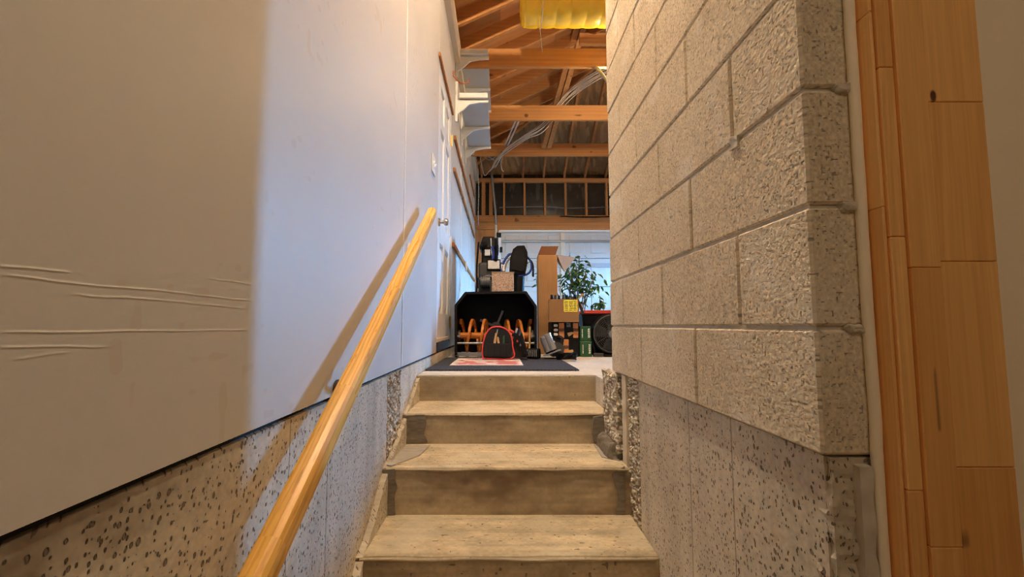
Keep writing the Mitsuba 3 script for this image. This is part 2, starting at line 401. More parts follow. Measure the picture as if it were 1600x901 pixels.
for yy, z0 in ((4.95, -.19), (6.42, -.19), (7.3, -.19)):
    part('wall_left', 'seam_strip', cbx(XL, XL + .006, yy - .018, yy + .018, z0, 2.6, .002), 'm_white')
part('wall_left', 'ledger', cbx(XL, XL + .055, 3.0, YB, WALL_T - .22, WALL_T, .003), 'm_cream')

struct('foundation_left', 'poured concrete foundation under the left drywall, pitted and with form lines')
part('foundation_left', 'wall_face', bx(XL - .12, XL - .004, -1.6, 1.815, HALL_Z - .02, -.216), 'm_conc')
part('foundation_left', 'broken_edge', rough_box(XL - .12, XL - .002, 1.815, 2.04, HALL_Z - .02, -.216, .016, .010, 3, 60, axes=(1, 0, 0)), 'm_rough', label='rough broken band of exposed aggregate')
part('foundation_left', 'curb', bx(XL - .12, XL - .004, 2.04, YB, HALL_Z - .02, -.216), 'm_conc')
struct('foundation_right', 'poured concrete foundation under the block wall, pitted, with a chipped end')
part('foundation_right', 'wall_face', bx(XR + .013, XR + .20, .705, 1.63, HALL_Z - .02, -.2145), 'm_conc')
part('foundation_right', 'chipped_corner', rough_box(XR + .016, XR + .10, .694, .728, HALL_Z, -.2145, .011, .006, 11, 34, axes=(1, 1, 0)), 'm_conc')
part('foundation_right', 'broken_edge', rough_box(XR + .015, XR + .2, 1.63, 1.775, HALL_Z, -.2145, .018, .011, 5, 55, axes=(1, 0, 0)), 'm_rough', label='rough chipped strip of exposed aggregate')
part('foundation_right', 'form_strip', rough_box(XR + .005, XR + .2, 1.775, 1.83, HALL_Z, -.2145, .004, .02, 6, 25, axes=(1, 0, 0)), 'm_cream')
part('foundation_right', 'slab_edge', bx(XR + .03, XR + .2, 1.83, 2.4418, HALL_Z, FL), 'm_conc')
part('foundation_right', 'broken_pillar', rough_box(XR - .012, XR + .06, 1.85, 2.10, -.56, -.22, .022, .012, 8, 26), 'm_rough', label='broken pillar of exposed aggregate at the top steps')

# block wall: mortar core with every block a piece proud of it
struct('wall_right', 'concrete block wall on the right of the stairs', bx(XR + .006, XR + .19, .696, 1.955, -.2095, 2.055), 'm_mortar')
CH, BL, Y0 = .2055, .43, .689
JW = .0036
for c in range(11):
    z0 = -.2095 + c * CH
    cuts = [Y0] + [Y0 + BL * (k + (0.5 if c % 2 else 1.0)) for k in range(3)]
    cuts = [y for y in cuts if y < 1.93] + [1.962]
    for y0, y1 in zip(cuts[:-1], cuts[1:]):
        if y1 - y0 < .02: continue
        o = rng.uniform(-.0018, .0018)
        g0, g1 = (0 if y0 == Y0 else JW), (0 if y1 > 1.96 else JW)
        part('wall_right', 'block', cbx(XR + o, XR + .195, y0 + g0, y1 - g1, z0 + (JW if c else 0), z0 + CH - JW, .004), 'm_block')
# squeezed mortar lumps on the end of the wall
for c, xx in ((1, .584), (2, .584), (3, .588)):
    z = -.2095 + c * CH
    m = rbx(xx - .014, xx + .014, .680, .70, z - .010, z + .006, .005).subdivide_to_size(.006); m.merge_vertices()
    m.vertices = m.vertices + (np.stack([meshkit.fbm(m.vertices * 70, 3, c * 9 + k) for k in range(3)], 1) - .5) * .012
    part('wall_right', 'mortar_lump', m, 'm_mortar')
part('wall_right', 'mortar_lump', rough_box(XR - .006, XR + .02, .88, .91, .390, .416, .006, .008, 50, 60), 'm_mortar')

struct('floor', 'pale concrete garage floor slab',
       ext_xy(Polygon([(XL, 2.4418), (XR + .03, 2.4418), (XR + .03, 1.965), (XR + .2, 1.965), (XR + .2, .69), (XE, .69), (XE, YB), (XL, YB)]), FL - .11, FL), 'm_floor')

# ------------------------------------------------------------------ concrete stairs
st = thing('stairs', 'worn tan concrete staircase rising to the garage floor', 'stairs')
for i in range(6):
    y0 = STEP_Y[i]; y1 = STEP_Y[i - 1] if i else 2.62
    z = STEP_Z[i] - (0.0015 if i == 0 else 0)
    bot = HALL_Z - .02
    if i == 0: m = cbx(XL - .003, XR + .029, y0 - .004, y0 + .06, STEP_Z[1] - .05, FL + .0015, .004)
    else: m = cbx(XL - .003, XR + .016 if i > 2 else XR + .028, y0, y1 + .03, bot, z, .006)
    m = m.subdivide_to_size(.05) if i < 4 else m
    if i < 4:
        m.merge_vertices(); v = m.vertices.copy()
        edge = np.exp(-((v[:, 1] - y0) / .015) ** 2 - ((v[:, 2] - z) / .02) ** 2)
        v[:, 2] -= edge * .008 * meshkit.fbm(v * [9, 1, 1], 3, i); v[:, 1] += edge * .007 * meshkit.fbm(v * [13, 1, 1] + 5, 3, i)
        m.vertices = v
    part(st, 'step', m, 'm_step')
    if i in (1, 2, 3, 4):   # a thin nosing ledge under the front edge
        part(st, 'nosing', tube([[x, y0 - .0005 + .002 * math.sin(x * 17 + i), z - .008 - .004 * meshkit.noise(np.array([x * 9., i, 0]))] for x in np.linspace(XL + .01, XR, 24)], .006, 6, 1), 'm_step', smooth=True)
def patch(pts, y, name, m, d=.006):
    q = [at(a, b, y) for a, b in pts]
    return part(st, name, ext_xz(Polygon([(p[0], p[2]) for p in q]), y - d, y + .003), m)
patch([(630, 648), (664, 647), (666, 660), (663, 676), (668, 690), (624, 692)], STEP_Y[1], 'mortar_patch', 'm_patch')
patch([(599, 733), (618, 732), (617, 745), (621, 760), (616, 775), (618, 803), (596, 803)], STEP_Y[2], 'mortar_patch', 'm_patch')
patch([(926, 650), (940, 648), (946, 655), (944, 692), (929, 692), (924, 672)], STEP_Y[1], 'mortar_patch', 'm_patch', .02)
patch([(956, 740), (976, 728), (977, 800), (962, 803), (966, 770)], STEP_Y[2], 'mortar_patch', 'm_patch', .004)
patch([(929, 588), (948, 588), (946, 628), (930, 640)], STEP_Y[0], 'mortar_patch', 'm_lightpatch', .01)
def onz(x, y, z):
    r = ray(x, y); return r * z / r[2]
def tpatch(pts, z, m):
    q = [onz(a, b, z) for a, b in pts]
    return part(st, 'mortar_patch', ext_xy(Polygon([(p[0], p[1]) for p in q]), z - .002, z + .003), m)
tpatch([(628, 697), (672, 696), (655, 712), (612, 728), (604, 727)], STEP_Z[2] + .001, 'm_lightpatch')
tpatch([(928, 695), (945, 694), (965, 712), (968, 720), (940, 714)], STEP_Z[2] + .001, 'm_lightpatch')
def blob(x0, x1, y0, y1, z0, z1, r, amp, seed):
    m = rbx(x0, x1, y0, y1, z0, z1, r).subdivide_to_size(.018); m.merge_vertices(); v = m.vertices.copy()
    v += (np.stack([meshkit.fbm(v * 24, 3, seed + k) for k in range(3)], 1) - .5) * 2 * amp; m.vertices = v; return m
part(st, 'mortar_fillet', blob(XR - .05, XR + .03, 1.86, 2.10, STEP_Z[2] - .03, STEP_Z[2] + .065, .025, .016, 21), 'm_patch')
def wob(m, seed, amp=.003):
    m = m.subdivide_to_size(.014); m.merge_vertices(); v = m.vertices.copy()
    v += (np.stack([meshkit.fbm(v * 40, 3, seed + k) for k in range(3)], 1) - .5) * 2 * amp * np.where(v[:, :1] > XL + .002, 1, 0); m.vertices = v; return m
for i in (1, 2, 3, 4):
    ya, yb_ = STEP_Y[i - 1] - .004, STEP_Y[i]
    za, zb0_ = STEP_Z[i - 1] - .015, STEP_Z[i]
    n = 14; tt = np.linspace(0, 1, n); topz = zb0_ - .004 + (za - zb0_) * (1 - tt) ** 1.25 * (.9 + .2 * meshkit.noise(np.stack([tt * 7, tt * 0 + i, tt * 0], 1)))
    poly = Polygon([(ya, zb0_ - .01)] + [(ya + (yb_ - ya) * t, z_) for t, z_ in zip(tt, topz)] + [(yb_, zb0_ - .01)])
    part(st, 'mortar_fillet', wob(ext_yz(poly.buffer(0), XL - .003, XL + .012 + .003 * i), i), 'm_conc')

# ------------------------------------------------------------------ unseen hall around the camera, closes the room so light bounces back
struct('unseen_hall_floor', 'unseen concrete floor at the foot of the stairs', bx(XL - .02, 2.0, -1.6, .83, HALL_Z - .05, HALL_Z), 'm_hallfloor')
struct('unseen_wall_rear', 'unseen beige wall at the foot of the stairs', bx(XL - .1, 2.0, -1.7, -1.6, HALL_Z, 1.4), 'm_hall')
struct('unseen_wall_hall', 'unseen side wall of the lower hall', bx(1.9, 2.0, -1.6, .62, HALL_Z, 1.4), 'm_hall')
struct('ceiling', 'unseen flat ceiling of the lower hall', bx(XL - .1, 2.0, -1.7, .69, 1.30, 1.40), 'm_hall')
struct('wall_front', 'beige painted wall to the right of the timber jamb', bx(.7825, 2.0, .656, .672, HALL_Z, 1.299), 'm_beige')
struct('wall_garage', 'front wall of the garage above the stair opening', cat(bx(.7825, XE, .673, .689, -.29, 4.3), bx(XL - .1, .768, .60, .69, 1.40, 4.3)), 'm_hall')
struct('wall_far', 'unseen right wall of the garage around the window', cat(bx(XE, XE + .1, .6, 6.03, FL, 3.1), bx(XE, XE + .1, 6.30, YB, FL, 3.1), bx(XE, XE + .1, 6.03, 6.30, FL, .75), bx(XE, XE + .1, 6.03, 6.30, 1.75, 3.1)), 'm_hall')

# ------------------------------------------------------------------ roof
# left and right planes rise to a ridge, a hip plane falls to the back wall
BS = 0.55; PL = 2.84
RX = (XL + XE) / 2; RZ = WALL_T + ROOF * (RX - XL)
def zl(x): return WALL_T + ROOF * (x - XL)
def zb(y): return PL + BS * (YB - y)
def yhip(x): return YB - (zl(x) - PL) / BS
OFF = .15
yh = yhip(RX)
def slab(p, t=.02):
    p = np.array(p, float); return hull(np.vstack([p, p + [0, 0, t]]))
struct('ceiling_roof', 'board roof deck of the garage on the left slope', slab([(XL - .1, .6, zl(XL - .1) + OFF), (RX, .6, RZ + OFF), (RX, yh, RZ + OFF), (XL - .1, yhip(XL) + .1, zl(XL - .1) + OFF)]), 'm_deck')
struct('ceiling_slope', 'roof deck of the garage on the right slope', slab([(RX, .6, RZ + OFF), (XE + .1, .6, zl(XL - .1) + OFF), (XE + .1, yhip(XL) + .1, zl(XL - .1) + OFF), (RX, yh, RZ + OFF)]), 'm_deck')
struct('ceiling_hip', 'strand board roof deck falling to the back wall', slab([(XL - .2, YB + .15, PL + OFF - .07), (XE + .2, YB + .15, PL + OFF - .07), (XE + .1, yhip(XL), zl(XL) + OFF), (RX, yh, RZ + OFF), (XL - .1, yhip(XL), zl(XL) + OFF)]), 'm_osb')
roof = thing('roof_framing', 'exposed orange-brown timber rafters of the garage roof', 'roof framing')
for i in range(15):
    y = 2.0 + .40 * i
    if y > yhip(XL) - .05: break
    x1 = min(RX, XL + max(.15, ((zb(y) - WALL_T) / ROOF)))
    poly = Polygon([(XL + .0, zl(XL)), (x1, zl(x1)), (x1, zl(x1) + OFF), (XL + .0, zl(XL) + OFF)])
    part(roof, 'rafter', ext_xz(poly, y, y + .038), 'm_lumber', tone=rng.uniform(.35, .8), axis=0)
for i in range(9):
    x = XL + .10 + .40 * i
    y1 = max(yhip(x) if x < RX else yhip(2 * RX - x), yh)
    q = Polygon([(YB, zb(YB)), (YB, zb(YB) + OFF - .02), (y1, zb(y1) + OFF), (y1, zb(y1))])
    part(roof, 'rafter', ext_yz(q, x, x + .038), 'm_lumber', tone=rng.uniform(.15, .6), axis=1)
# hip rafter and the doubled post that stands under it
def beam(p, q, w, h):
    return sweep([p, q], [(-w / 2, -h / 2), (w / 2, -h / 2), (w / 2, h / 2), (-w / 2, h / 2)], up=[0, 0, 1])
h0, h1 = np.array([XL, yhip(XL), zl(XL) + .06]), np.array([RX, yh, RZ + .06])
part(roof, 'hip_rafter', beam(h0, h1, .04, .19), 'm_lumber', tone=.45, axis=0)
for dx in (-.03, .055):
    a, b = at(852, 230, 6.60) + [dx, 0, 0], at(908, 30, 5.0) + [dx, 0, 0]
    part(roof, 'post', beam(a, b, .07, .06), 'm_lumber', tone=.55 if dx < 0 else .75, axis=2)
part(roof, 'brace', beam(at(905, 62, 5.0), at(960, 62, 5.0), .05, .14), 'm_lumber', tone=.5, axis=0)

# ceiling ties
ties = []
TZ = 2.77
for i, (y, tn) in enumerate(((3.17, .5), (4.28, .55), (5.44, .82), (6.63, .72))):
    where = ['before the yellow tube', 'nearest of the beams in view, just beyond the yellow tube', 'second beam in view, above the wire bundle', 'farthest beam before the back wall'][i]
    k = solo('ceiling_tie', cbx(XL + .002, XE, y, y + .042, TZ, TZ + .205, .002), 'm_lumber', f'horizontal orange-brown timber ceiling beam, {where}', 'beam', 'ceiling beams across the garage', tone=tn, axis=0)
    ties.append(k)

# ------------------------------------------------------------------ back wall: stud framing over a beam, sectional door below
wb = struct('wall_back', 'back garage wall of open stud framing lined with black paper', cat(bx(XL - .1, XE, YB + .06, YB + .10, 1.85, PL + .1), bx(XL - .1, -.06, YB + .06, YB + .1, FL, 1.85)), 'm_blackpaper')
zt = at(850, 279, YB)[2]; zt1 = at(850, 285, YB)[2]; zh1 = at(850, 337, YB)[2]; zh0 = at(850, 359.5, YB)[2]
part(wb, 'top_plate', cbx(XL, XE, YB - .04, YB + .05, zt1, zt, .002), 'm_lumber', tone=.75, axis=0)
for i, x in enumerate((755.5, 767, 787.6, 819.5, 851.5, 883.5, 915.8, 947.5, 980, 1012, 1044, 1076)):
    X = at(x, 310, YB)[0]; w = .038 if i > 1 else .07
    part(wb, 'stud', cbx(X - w / 2, X + w / 2, YB - .035, YB + .055, zh1 if i > 1 else zh0, zt1 - .001, .002), 'm_lumber', tone=.72, axis=2)
part(wb, 'header', cbx(XL, XE, YB - .05, YB + .055, (zh0 + zh1) / 2 + .001, zh1, .003), 'm_lumber', tone=.42, axis=0)
part(wb, 'header', cbx(XL, XE, YB - .06, YB + .055, zh0, (zh0 + zh1) / 2 - .001, .003), 'm_lumber', tone=.55, axis=0)
part(wb, 'jamb', cbx(XL + .002, at(779, 400, YB)[0], YB - .04, YB + .05, FL, zh0 - .001, .003), 'm_lumber', tone=.6, axis=2)
solo('thin_cable', tube([at(x, y, YB - .055) for x, y in ((780, 324), (815, 323), (850, 322.5), (884, 325), (915, 324.5), (955, 323))], .006, 6), 'm_lead', 'thin grey cable strung across the studs of the back wall', 'cable', smooth=True)
solo('black_rod', tube([at(876, 337.5, YB - .075), at(915, 339, YB - .075), at(960, 338, YB - .075)], .012, 6), 'm_black', 'black pole lying along the top of the back wall beam', 'pole', smooth=True)
dg = struct('door_2', 'white sectional overhead garage door with embossed panels')
x0 = at(779, 400, YB)[0]
zb_ = [zh0 - .012, at(850, 403.5, YB)[2], at(850, 447.5, YB)[2], at(850, 490, YB)[2], FL]
for k in range(4):
    part(dg, 'section', cbx(x0, 3.7, YB + .005, YB + .05, zb_[k + 1] + .004, zb_[k] - .004, .006), 'm_gdoor')
    for j in range(9):
        xa = x0 + .13 + j * .41
        if xa < 3.4:
            part(dg, 'panel', cbx(xa, xa + .30, YB - .003, YB + .012, zb_[k + 1] + .10, zb_[k] - .09, .006), 'm_gdoor')
for k in (0, 1, 2): part(dg, 'weather_strip', bx(x0, 3.7, YB + .002, YB + .01, zb_[k + 1] - .006, zb_[k + 1] + .006), 'm_lead')
part(dg, 'top_trim', cbx(x0, 3.7, YB - .05, YB - .001, zh0 - .045, zh0 - .002, .004), 'm_white')
part(dg, 'strut', tube([at(784, 376.5, YB - .05), at(1100, 376.5, YB - .05)], .018, 8), 'm_steel', smooth=True, label='steel bar across the top section')
part(dg, 'strut', bx(x0, 3.7, YB - .02, YB + .006, at(850, 418, YB)[2], at(850, 411, YB)[2]), 'm_galv')
for x in (879, 1010): 
    X = at(x, 380, YB)[0]; part(dg, 'stile', cbx(X - .04, X + .04, YB - .024, YB + .006, FL + .02, zh0 - .05, .004), 'm_cream')
part(dg, 'track', cbx(at(778.5, 400, YB - .08)[0], at(783, 400, YB - .08)[0], YB - .12, YB - .04, FL, at(780, 364, YB)[2], .003), 'm_white')
part(dg, 'bracket', cbx(at(776, 400, YB - .1)[0], at(783, 400, YB - .1)[0], YB - .16, YB - .121, at(780, 373, YB)[2], at(780, 366, YB)[2], .003), 'm_black')
part(dg, 'bracket', cbx(at(781, 400, YB - .1)[0], at(785, 400, YB - .1)[0], YB - .16, YB - .121, at(780, 396, YB)[2], at(780, 388, YB)[2], .003), 'm_black')
# unseen window in the far right wall, placed to light the left wall
wn = struct('unseen_window_1', 'unseen narrow window in the right wall of the garage, lighting the left wall')
part(wn, 'frame', cat(bx(XE + .02, XE + .08, 6.031, 6.065, .75, 1.75), bx(XE + .02, XE + .08, 6.265, 6.299, .75, 1.75), bx(XE + .02, XE + .08, 6.065, 6.265, .75, .80), bx(XE + .02, XE + .08, 6.065, 6.265, 1.70, 1.75)), 'm_white')
for i in range(24):   # unseen tilted slats, placed to block light rising from the window
    z = .79 + i * .040
    part(wn, 'unseen_blind_slat', hull([(XE - .060, y, z - .0125 + t) for y in (6.05, 6.28) for t in (-.0006, .0006)] + [(XE + .035, y, z + .0125 + t) for y in (6.05, 6.28) for t in (-.0006, .0006)]), 'm_lead')
for y in (6.046, 6.282): part(wn, 'unseen_blind_cord', bx(XE - .03, XE - .026, y, y + .002, .78, 1.75), 'm_wire')  # cords of the unseen slats
pk = num('unseen_window_1__pane')
scene[pk] = mikit.ply((np.array([[XE + .05, 6.065, .8], [XE + .05, 6.265, .8], [XE + .05, 6.265, 1.7], [XE + .05, 6.065, 1.7]]), np.array([[0, 2, 1], [0, 3, 2]])), 'm_white', emitter={'type': 'area', 'radiance': {'type': 'rgb', 'value': [L_WINDOW * c for c in COOL]}})  # unseen pane gives off the cool light itself

# ------------------------------------------------------------------ door in the left wall
dl = struct('door_1', 'white six-panel door in the left wall', cbx(XL - .06, XL - .030, DY0 + .01, DY1 - .004, DZ0 + .02, DZ1, .002), 'm_white')
ym = (DY0 + DY1) / 2
part(dl, 'stile', cbx(XL - .031, XL - .002, DY0 + .01, DY0 + .13, DZ0 + .02, DZ1, .004), 'm_white')
part(dl, 'stile', cbx(XL - .031, XL - .002, DY1 - .12, DY1 - .004, DZ0 + .02, DZ1, .004), 'm_white')
part(dl, 'stile', cbx(XL - .031, XL - .002, ym - .06, ym + .06, DZ0 + .02, DZ1, .004), 'm_white')
rows = [(1.70, 1.96), (.84, 1.60), (.10, .66)]
for z0, z1 in ((DZ0 + .02, .10), (.66, .84), (1.60, 1.70), (1.96, DZ1)):
    for a, b in ((DY0 + .13, ym - .06), (ym + .06, DY1 - .12)):
        part(dl, 'rail', cbx(XL - .031, XL - .002, a, b, z0, z1, .003), 'm_white')
for z0, z1 in rows:
    for a, b in ((DY0 + .13, ym - .06), (ym + .06, DY1 - .12)):
        part(dl, 'panel', hull([(XL - .030, y, z) for y in (a + .012, b - .012) for z in (z0 + .012, z1 - .012)] + [(XL - .010, y, z) for y in (a + .045, b - .045) for z in (z0 + .045, z1 - .045)]), 'm_white')
part(dl, 'handle', cat(lathe([(0, 0), (.033, 0), (.030, .008), (.014, .012), (.012, .035), (.026, .042), (.030, .058), (.024, .072), (0, .076)], (XL - .002, DY0 + .075, .81), 'x', 24)), 'm_nickel', smooth=40, label='round satin nickel door knob')
for zc, m in ((1.80, 'm_brass'), (.80, 'm_white'), (.03, 'm_brass')):
    hg = part(dl, 'hinge', cat(cyl((XL + .006, DY1 + .002, zc - .055), (XL + .006, DY1 + .002, zc + .055), .008, 10), bx(XL - .004, XL + .001, DY1 - .03, DY1 + .03, zc - .05, zc + .05)), m)
part(dl, 'frame', cat(bx(XL - .1, XL - .004, DY0, DY0 + .009, DZ0, DZ1 + .02), bx(XL - .1, XL - .004, DY1 - .003, DY1, DZ0, DZ1 + .02), bx(XL - .1, XL - .004, DY0, DY1, DZ1 + .002, DZ1 + .02)), 'm_white')
part(dl, 'threshold', cat(bx(XL - .1, XL - .002, DY0, DY1, DZ0 - .058, DZ0 + .016)), 'm_bronze', label='dark threshold')
part(dl, 'bottom_sweep', cbx(XL - .012, XL + .004, DY0 + .01, DY1 - .004, DZ0 + .016, DZ0 + .045, .002), 'm_cream')

# wood battens on the left garage wall
def batten(y0, z0, y1, z1, label, t=.024, w=.045, tone=.35):
    a, b = np.array([XL + .001 + t / 2, y0, z0]), np.array([XL + .001 + t / 2, y1, z1])
    return solo('wood_batten', cbx(XL + .001, XL + t, y0, y1, z0 - w / 2, z0 + w / 2, .002), 'm_lumber', label, 'batten', 'wood battens on the left garage wall', tone=tone - .25, axis=1)
batten(DY0 - .05, 2.11, 4.02, 2.11, 'thin brown batten above the white door', .016, .035)
batten(4.16, 1.93, 7.5, 2.1, 'long brown batten, topmost of those beyond the door, running under the shelves', tone=.3)
batten(4.14, 1.585, 7.4, 1.6, 'long brown batten with an orange sawn end, middle of those beyond the door', tone=.45)
b3 = batten(4.08, .80, 7.43, .80, 'brown batten, lowest of those beyond the door, above the snow blower', tone=.4)
batten(6.3, 2.32, 7.4, 2.32, 'short brown batten under the far end of the shelves', .02, .04)
solo('wood_cleat', cat(cbx(XL + .025, XL + .045, 5.35, 5.40, .70, .83, .003)), 'm_cream', 'short pale wooden cleat fixed on the lowest batten', 'cleat')
sw = thing('light_switch', 'white double light switch on the left wall before the door', 'light switch')
yy, zz = 2.90, onx(675, 254, XL)[2]
part(sw, 'plate', rbx(XL + .0005, XL + .009, yy - .06, yy + .06, zz - .065, zz + .065, .004), 'm_white', smooth=40)
for d in (-.028, .028): part(sw, 'toggle', hull([(XL + .008, yy + d + a, zz + b) for a in (-.008, .008) for b in (-.014, .014)] + [(XL + .022, yy + d + a, zz + .014 + b) for a in (-.004, .004) for b in (-.004, .004)]), 'm_white')

# ------------------------------------------------------------------ handrail
hr = thing('handrail', 'varnished oak handrail climbing the left wall above the stairs', 'handrail')
XC = -.412
top, low = at(675, 331, XC / ray(675, 331)[0] * ray(675, 331)[1]), None
def railpt(y): return np.array([XC, y, top[2] + RS * (y - top[1])])
print('rail top', top, 'at .72', railpt(.72))
sec = np.array([(-.017, -.029), (.017, -.029), (.024, -.022), (.026, 0), (.025, .014), (.019, .023), (.008, .028), (-.008, .028), (-.019, .023), (-.025, .014), (-.026, 0), (-.024, -.022)])
ys = [.30, .78, 1.12, 1.60, 2.02, 2.33, top[1]]
for i, (a, b) in enumerate(zip(ys[:-1], ys[1:])):
    n = 2
    pts = [railpt(y) for y in np.linspace(a, b, n)]
    m = sweep(pts, sec, up=[0, -RS, 1]); v, f, _ = meshkit.arrays(m)
    part(hr, 'rail_length', m, 'm_rail', tone=[.45, .35, .6, .75, .5, .9][i])
for j, yb in enumerate((1.24, 2.16)):
    p = railpt(yb); under = p + [0, .0, -.026]
    b = part(hr, 'bracket', cat(tube([under + [0, 0, -.002], under + [-.005, 0, -.03], [XL + .02, yb, under[2] - .055], [XL + .002, yb, under[2] - .06]], .008, 8), cyl([XL + .0005, yb, under[2] - .06], [XL + .010, yb, under[2] - .06], .028, 20),
                                bx(XC - .012, XC + .012, yb - .03, yb + .03, under[2] - .008, under[2] + .004)), 'm_bronze' if j == 0 else 'm_white', smooth=35, label='dark bronze bracket' if j == 0 else 'white painted bracket')

# ------------------------------------------------------------------ finger-jointed timber jamb and caulk at the right
jb = thing('timber_jamb', 'orange finger-jointed timber jamb between the block wall and the beige wall', 'door jamb')
def px_X(x, y, d): return at(x, y, d)[0]
strips = [  # x0, x1, y front, y back, joints (z), tones
    (.612, .618, .655, .6885), (.618, .642, .650, .6885), (.642, .690, .645, .6885), (.690, .782, .648, .6885)]
joints = [[.52, .19, -.60], [.42, .14, -.25, -.52], [.58, .09, -.33, -.75], [.36, .10, -.215, -.62]]
tones = [[.72, .80, .55, .6], [.40, .62, .78, .35, .5], [.62, .60, .38, .45, .3], [.70, .58, .66, .30, .4]]
for (a, b, c, d), js, ts in zip(strips, joints, tones):
    zs = [1.30] + js + [HALL_Z]
    for z1, z0, t in zip(zs[:-1], zs[1:], ts):
        part(jb, 'stave', cbx(a + .0003, b - .0003, c, d, z0 + .0003, z1 - .0003, .0015), 'm_stave', tone=t, axis=2)
cz = np.linspace(HALL_Z, 1.29, 60)
solo('caulk_bead', sweep([[.603 + .002 * (meshkit.noise(np.array([z * 20., 0, 0])) - .5), .683, z] for z in cz], circ(.0085, 8)), 'm_caulk', 'cream caulk bead running down between block wall and timber jamb', 'caulk', smooth=True)
solo('foundation_filler', rough_box(.572, .592, .680, .70, HALL_Z, -.225, .004, .012, 31, 25), 'm_mortar', 'pale mortar strip filling the joint below the block wall beside the timber jamb', 'mortar')
# ------------------------------------------------------------------ shelves, wires and things under the roof
def shelf(z, y0, y1, x0, x1, label):
    k = thing('wall_shelf', label, 'shelf', 'white shelves high on the left garage wall')
    part(k, 'board', cbx(x0, x1, y0, y1, z, z + .02, .003), 'm_shelf')
    part(k, 'lip', cbx(x0, x1, y0 - .004, y0 + .012, z - .004, z + .05, .003), 'm_white')
    for yb in (y0 + .05, y0 + .64, y1 - .06):
        arm = Polygon([(XL + .03, z - .005), (x1 + .005, z - .005), (x1 + .005, z - .030), (x1 - .10, z - .036), (x0 + .10, z - .055), (x0 + .03, z - .12), (XL + .03, z - .16)])
        part(k, 'bracket', ext_xz(arm, yb - .011, yb + .011), 'm_white')
    for yb in (y0 + .05, y0 + .64, y1 - .06):
        part(k, 'upright', cbx(XL + .004, XL + .03, yb - .012, yb + .012, z - .24, z + .20, .003), 'm_white')
mat('m_shelf', (0.50, 0.50, 0.49), 0.5)
za, zc = at(740, 84, 4.2)[2], at(740, 152, 4.2)[2]
shelf(za, 4.2, 5.42, -.425, -.128, 'upper of two white shelves on curved brackets, high on the left wall')
shelf(zc, 4.2, 5.46, -.432, -.132, 'lower of two white shelves on curved brackets, below the top one')
hk = [at(x, y, 4.12) for x, y in ((709, 122), (711, 130), (720, 130.5), (731, 130), (732.5, 123))]
hk = [[XL + .012, 4.0, hk[0][2]], [XL + .012, 4.0, hk[1][2]]] + hk[2:]
solo('utility_hook', tube(hk, .007, 6, 1), 'm_copper', 'red-brown wire hook sticking out of the left wall below the upper shelf', 'hook', smooth=True)

# yellow ribbed tube lying above the stairs
R0 = .285
pr = [(0, 0), (R0 * .62, .0), (R0 * .90, .012), (R0 * .985, .04)]
for i in range(8):
    a = .055 + i * .142
    pr += [(R0 * .975, a), (R0 * .995, a + .022), (R0 * 1.005, a + .066), (R0 * .995, a + .110), (R0 * .975, a + .130)]
pr += [(R0 * .98, 1.20), (R0 * .6, 1.22), (0, 1.22)]
yd = 3.74
tg = ray(880, 45); tg = tg / np.linalg.norm(tg[1:])
ybar = thing('ribbed_tube', 'bright yellow ribbed plastic barrel slung below the roof above the stairs', 'barrel')
zc_ = yd * tg[2] / tg[1] + R0 / tg[1]
xl = at(814, 10, yd - .1)[0]
part(ybar, 'body', lathe(pr, (xl, yd, zc_), 'x', 64), 'm_yellow', smooth=32)
for xx in (xl + .20, xl + .92):
    loop = [[xx, yd + (R0 + .006) * math.cos(a), zc_ + (R0 + .006) * math.sin(a)] for a in np.linspace(math.pi * 1.0, math.pi * 2.0, 20)]
    loop = [[xx, 3.218, TZ + .12]] + loop + [[xx + .06, 4.274, TZ + .16]]
    part(ybar, 'sling', tube(loop, .004, 6, 2), 'm_wire', smooth=True, label='pale rope sling')

# wires
bundle = thing('wire_bundle', 'loose bundle of pale electrical wires drooping across the roof to the left corner', 'wire bundle')
def wire(pts, label, r=.006, m='m_wire', group=None):
    p = [at(x, y, d) for x, y, d in pts]
    p = [[max(q[0], XL + .07), q[1], q[2]] for q in p]
    if label is None: return part(bundle, 'wire', tube(p, r, 6, 6), m, smooth=True)
    return solo('wire', tube(p, r, 6, 6), m, label, 'wire', group, smooth=True)
for i in range(7):
    o = (i - 3) * 2.1; w = math.sin(i * 2.4) * 3
    wire([(962, 106 + o * .9, 4.7), (936, 116 + o + w * .4, 5.1), (905, 136 + o * 1.2, 5.56), (880, 158 + o + w, 5.60), (850, 196 + o * .9 + w, 5.7), (825, 212 + o * .7, 5.9), (797, 230 + o * .5 + w * .5, 6.3), (776, 249 + o * .3, 6.58), (770 - i * .5, 262 + o * .6, 7.0)], None)
for i, (a, b) in enumerate((((806, 188), (771, 262)), ((811, 189), (775, 262)))):
    side = ('left', 'right')[i]
    wire([(a[0], a[1], 5.9), ((a[0] + b[0]) / 2 + 1, (a[1] + b[1]) / 2, 6.6), (b[0], b[1] - 3, 7.45), (b[0] - 1, b[1] - 2, 7.72)], f'thick pale cable running straight down to the grey conduit, {side} one of the pair', .013, group='thick cables above the conduit')
wire([(772, 250, 7.0), (760, 243, 6.9), (751, 246, 7.0), (753, 258, 7.2), (757, 274, 7.3), (764, 268, 7.4), (775, 258, 7.3)], 'pale wire looping in a coil in the left roof corner', .007, group='looping wires in the left corner')
wire([(790, 238, 6.8), (783, 252, 6.8), (784, 264, 6.9), (787, 268, 7.0)], 'pale wire end hanging down right of the coil', .007, group='looping wires in the left corner')
wire([(752, 240, 6.9), (765, 250, 6.9), (778, 240, 6.8), (770, 232, 6.7)], 'pale wire arcing over the coil in the left corner', .006, group='looping wires in the left corner')
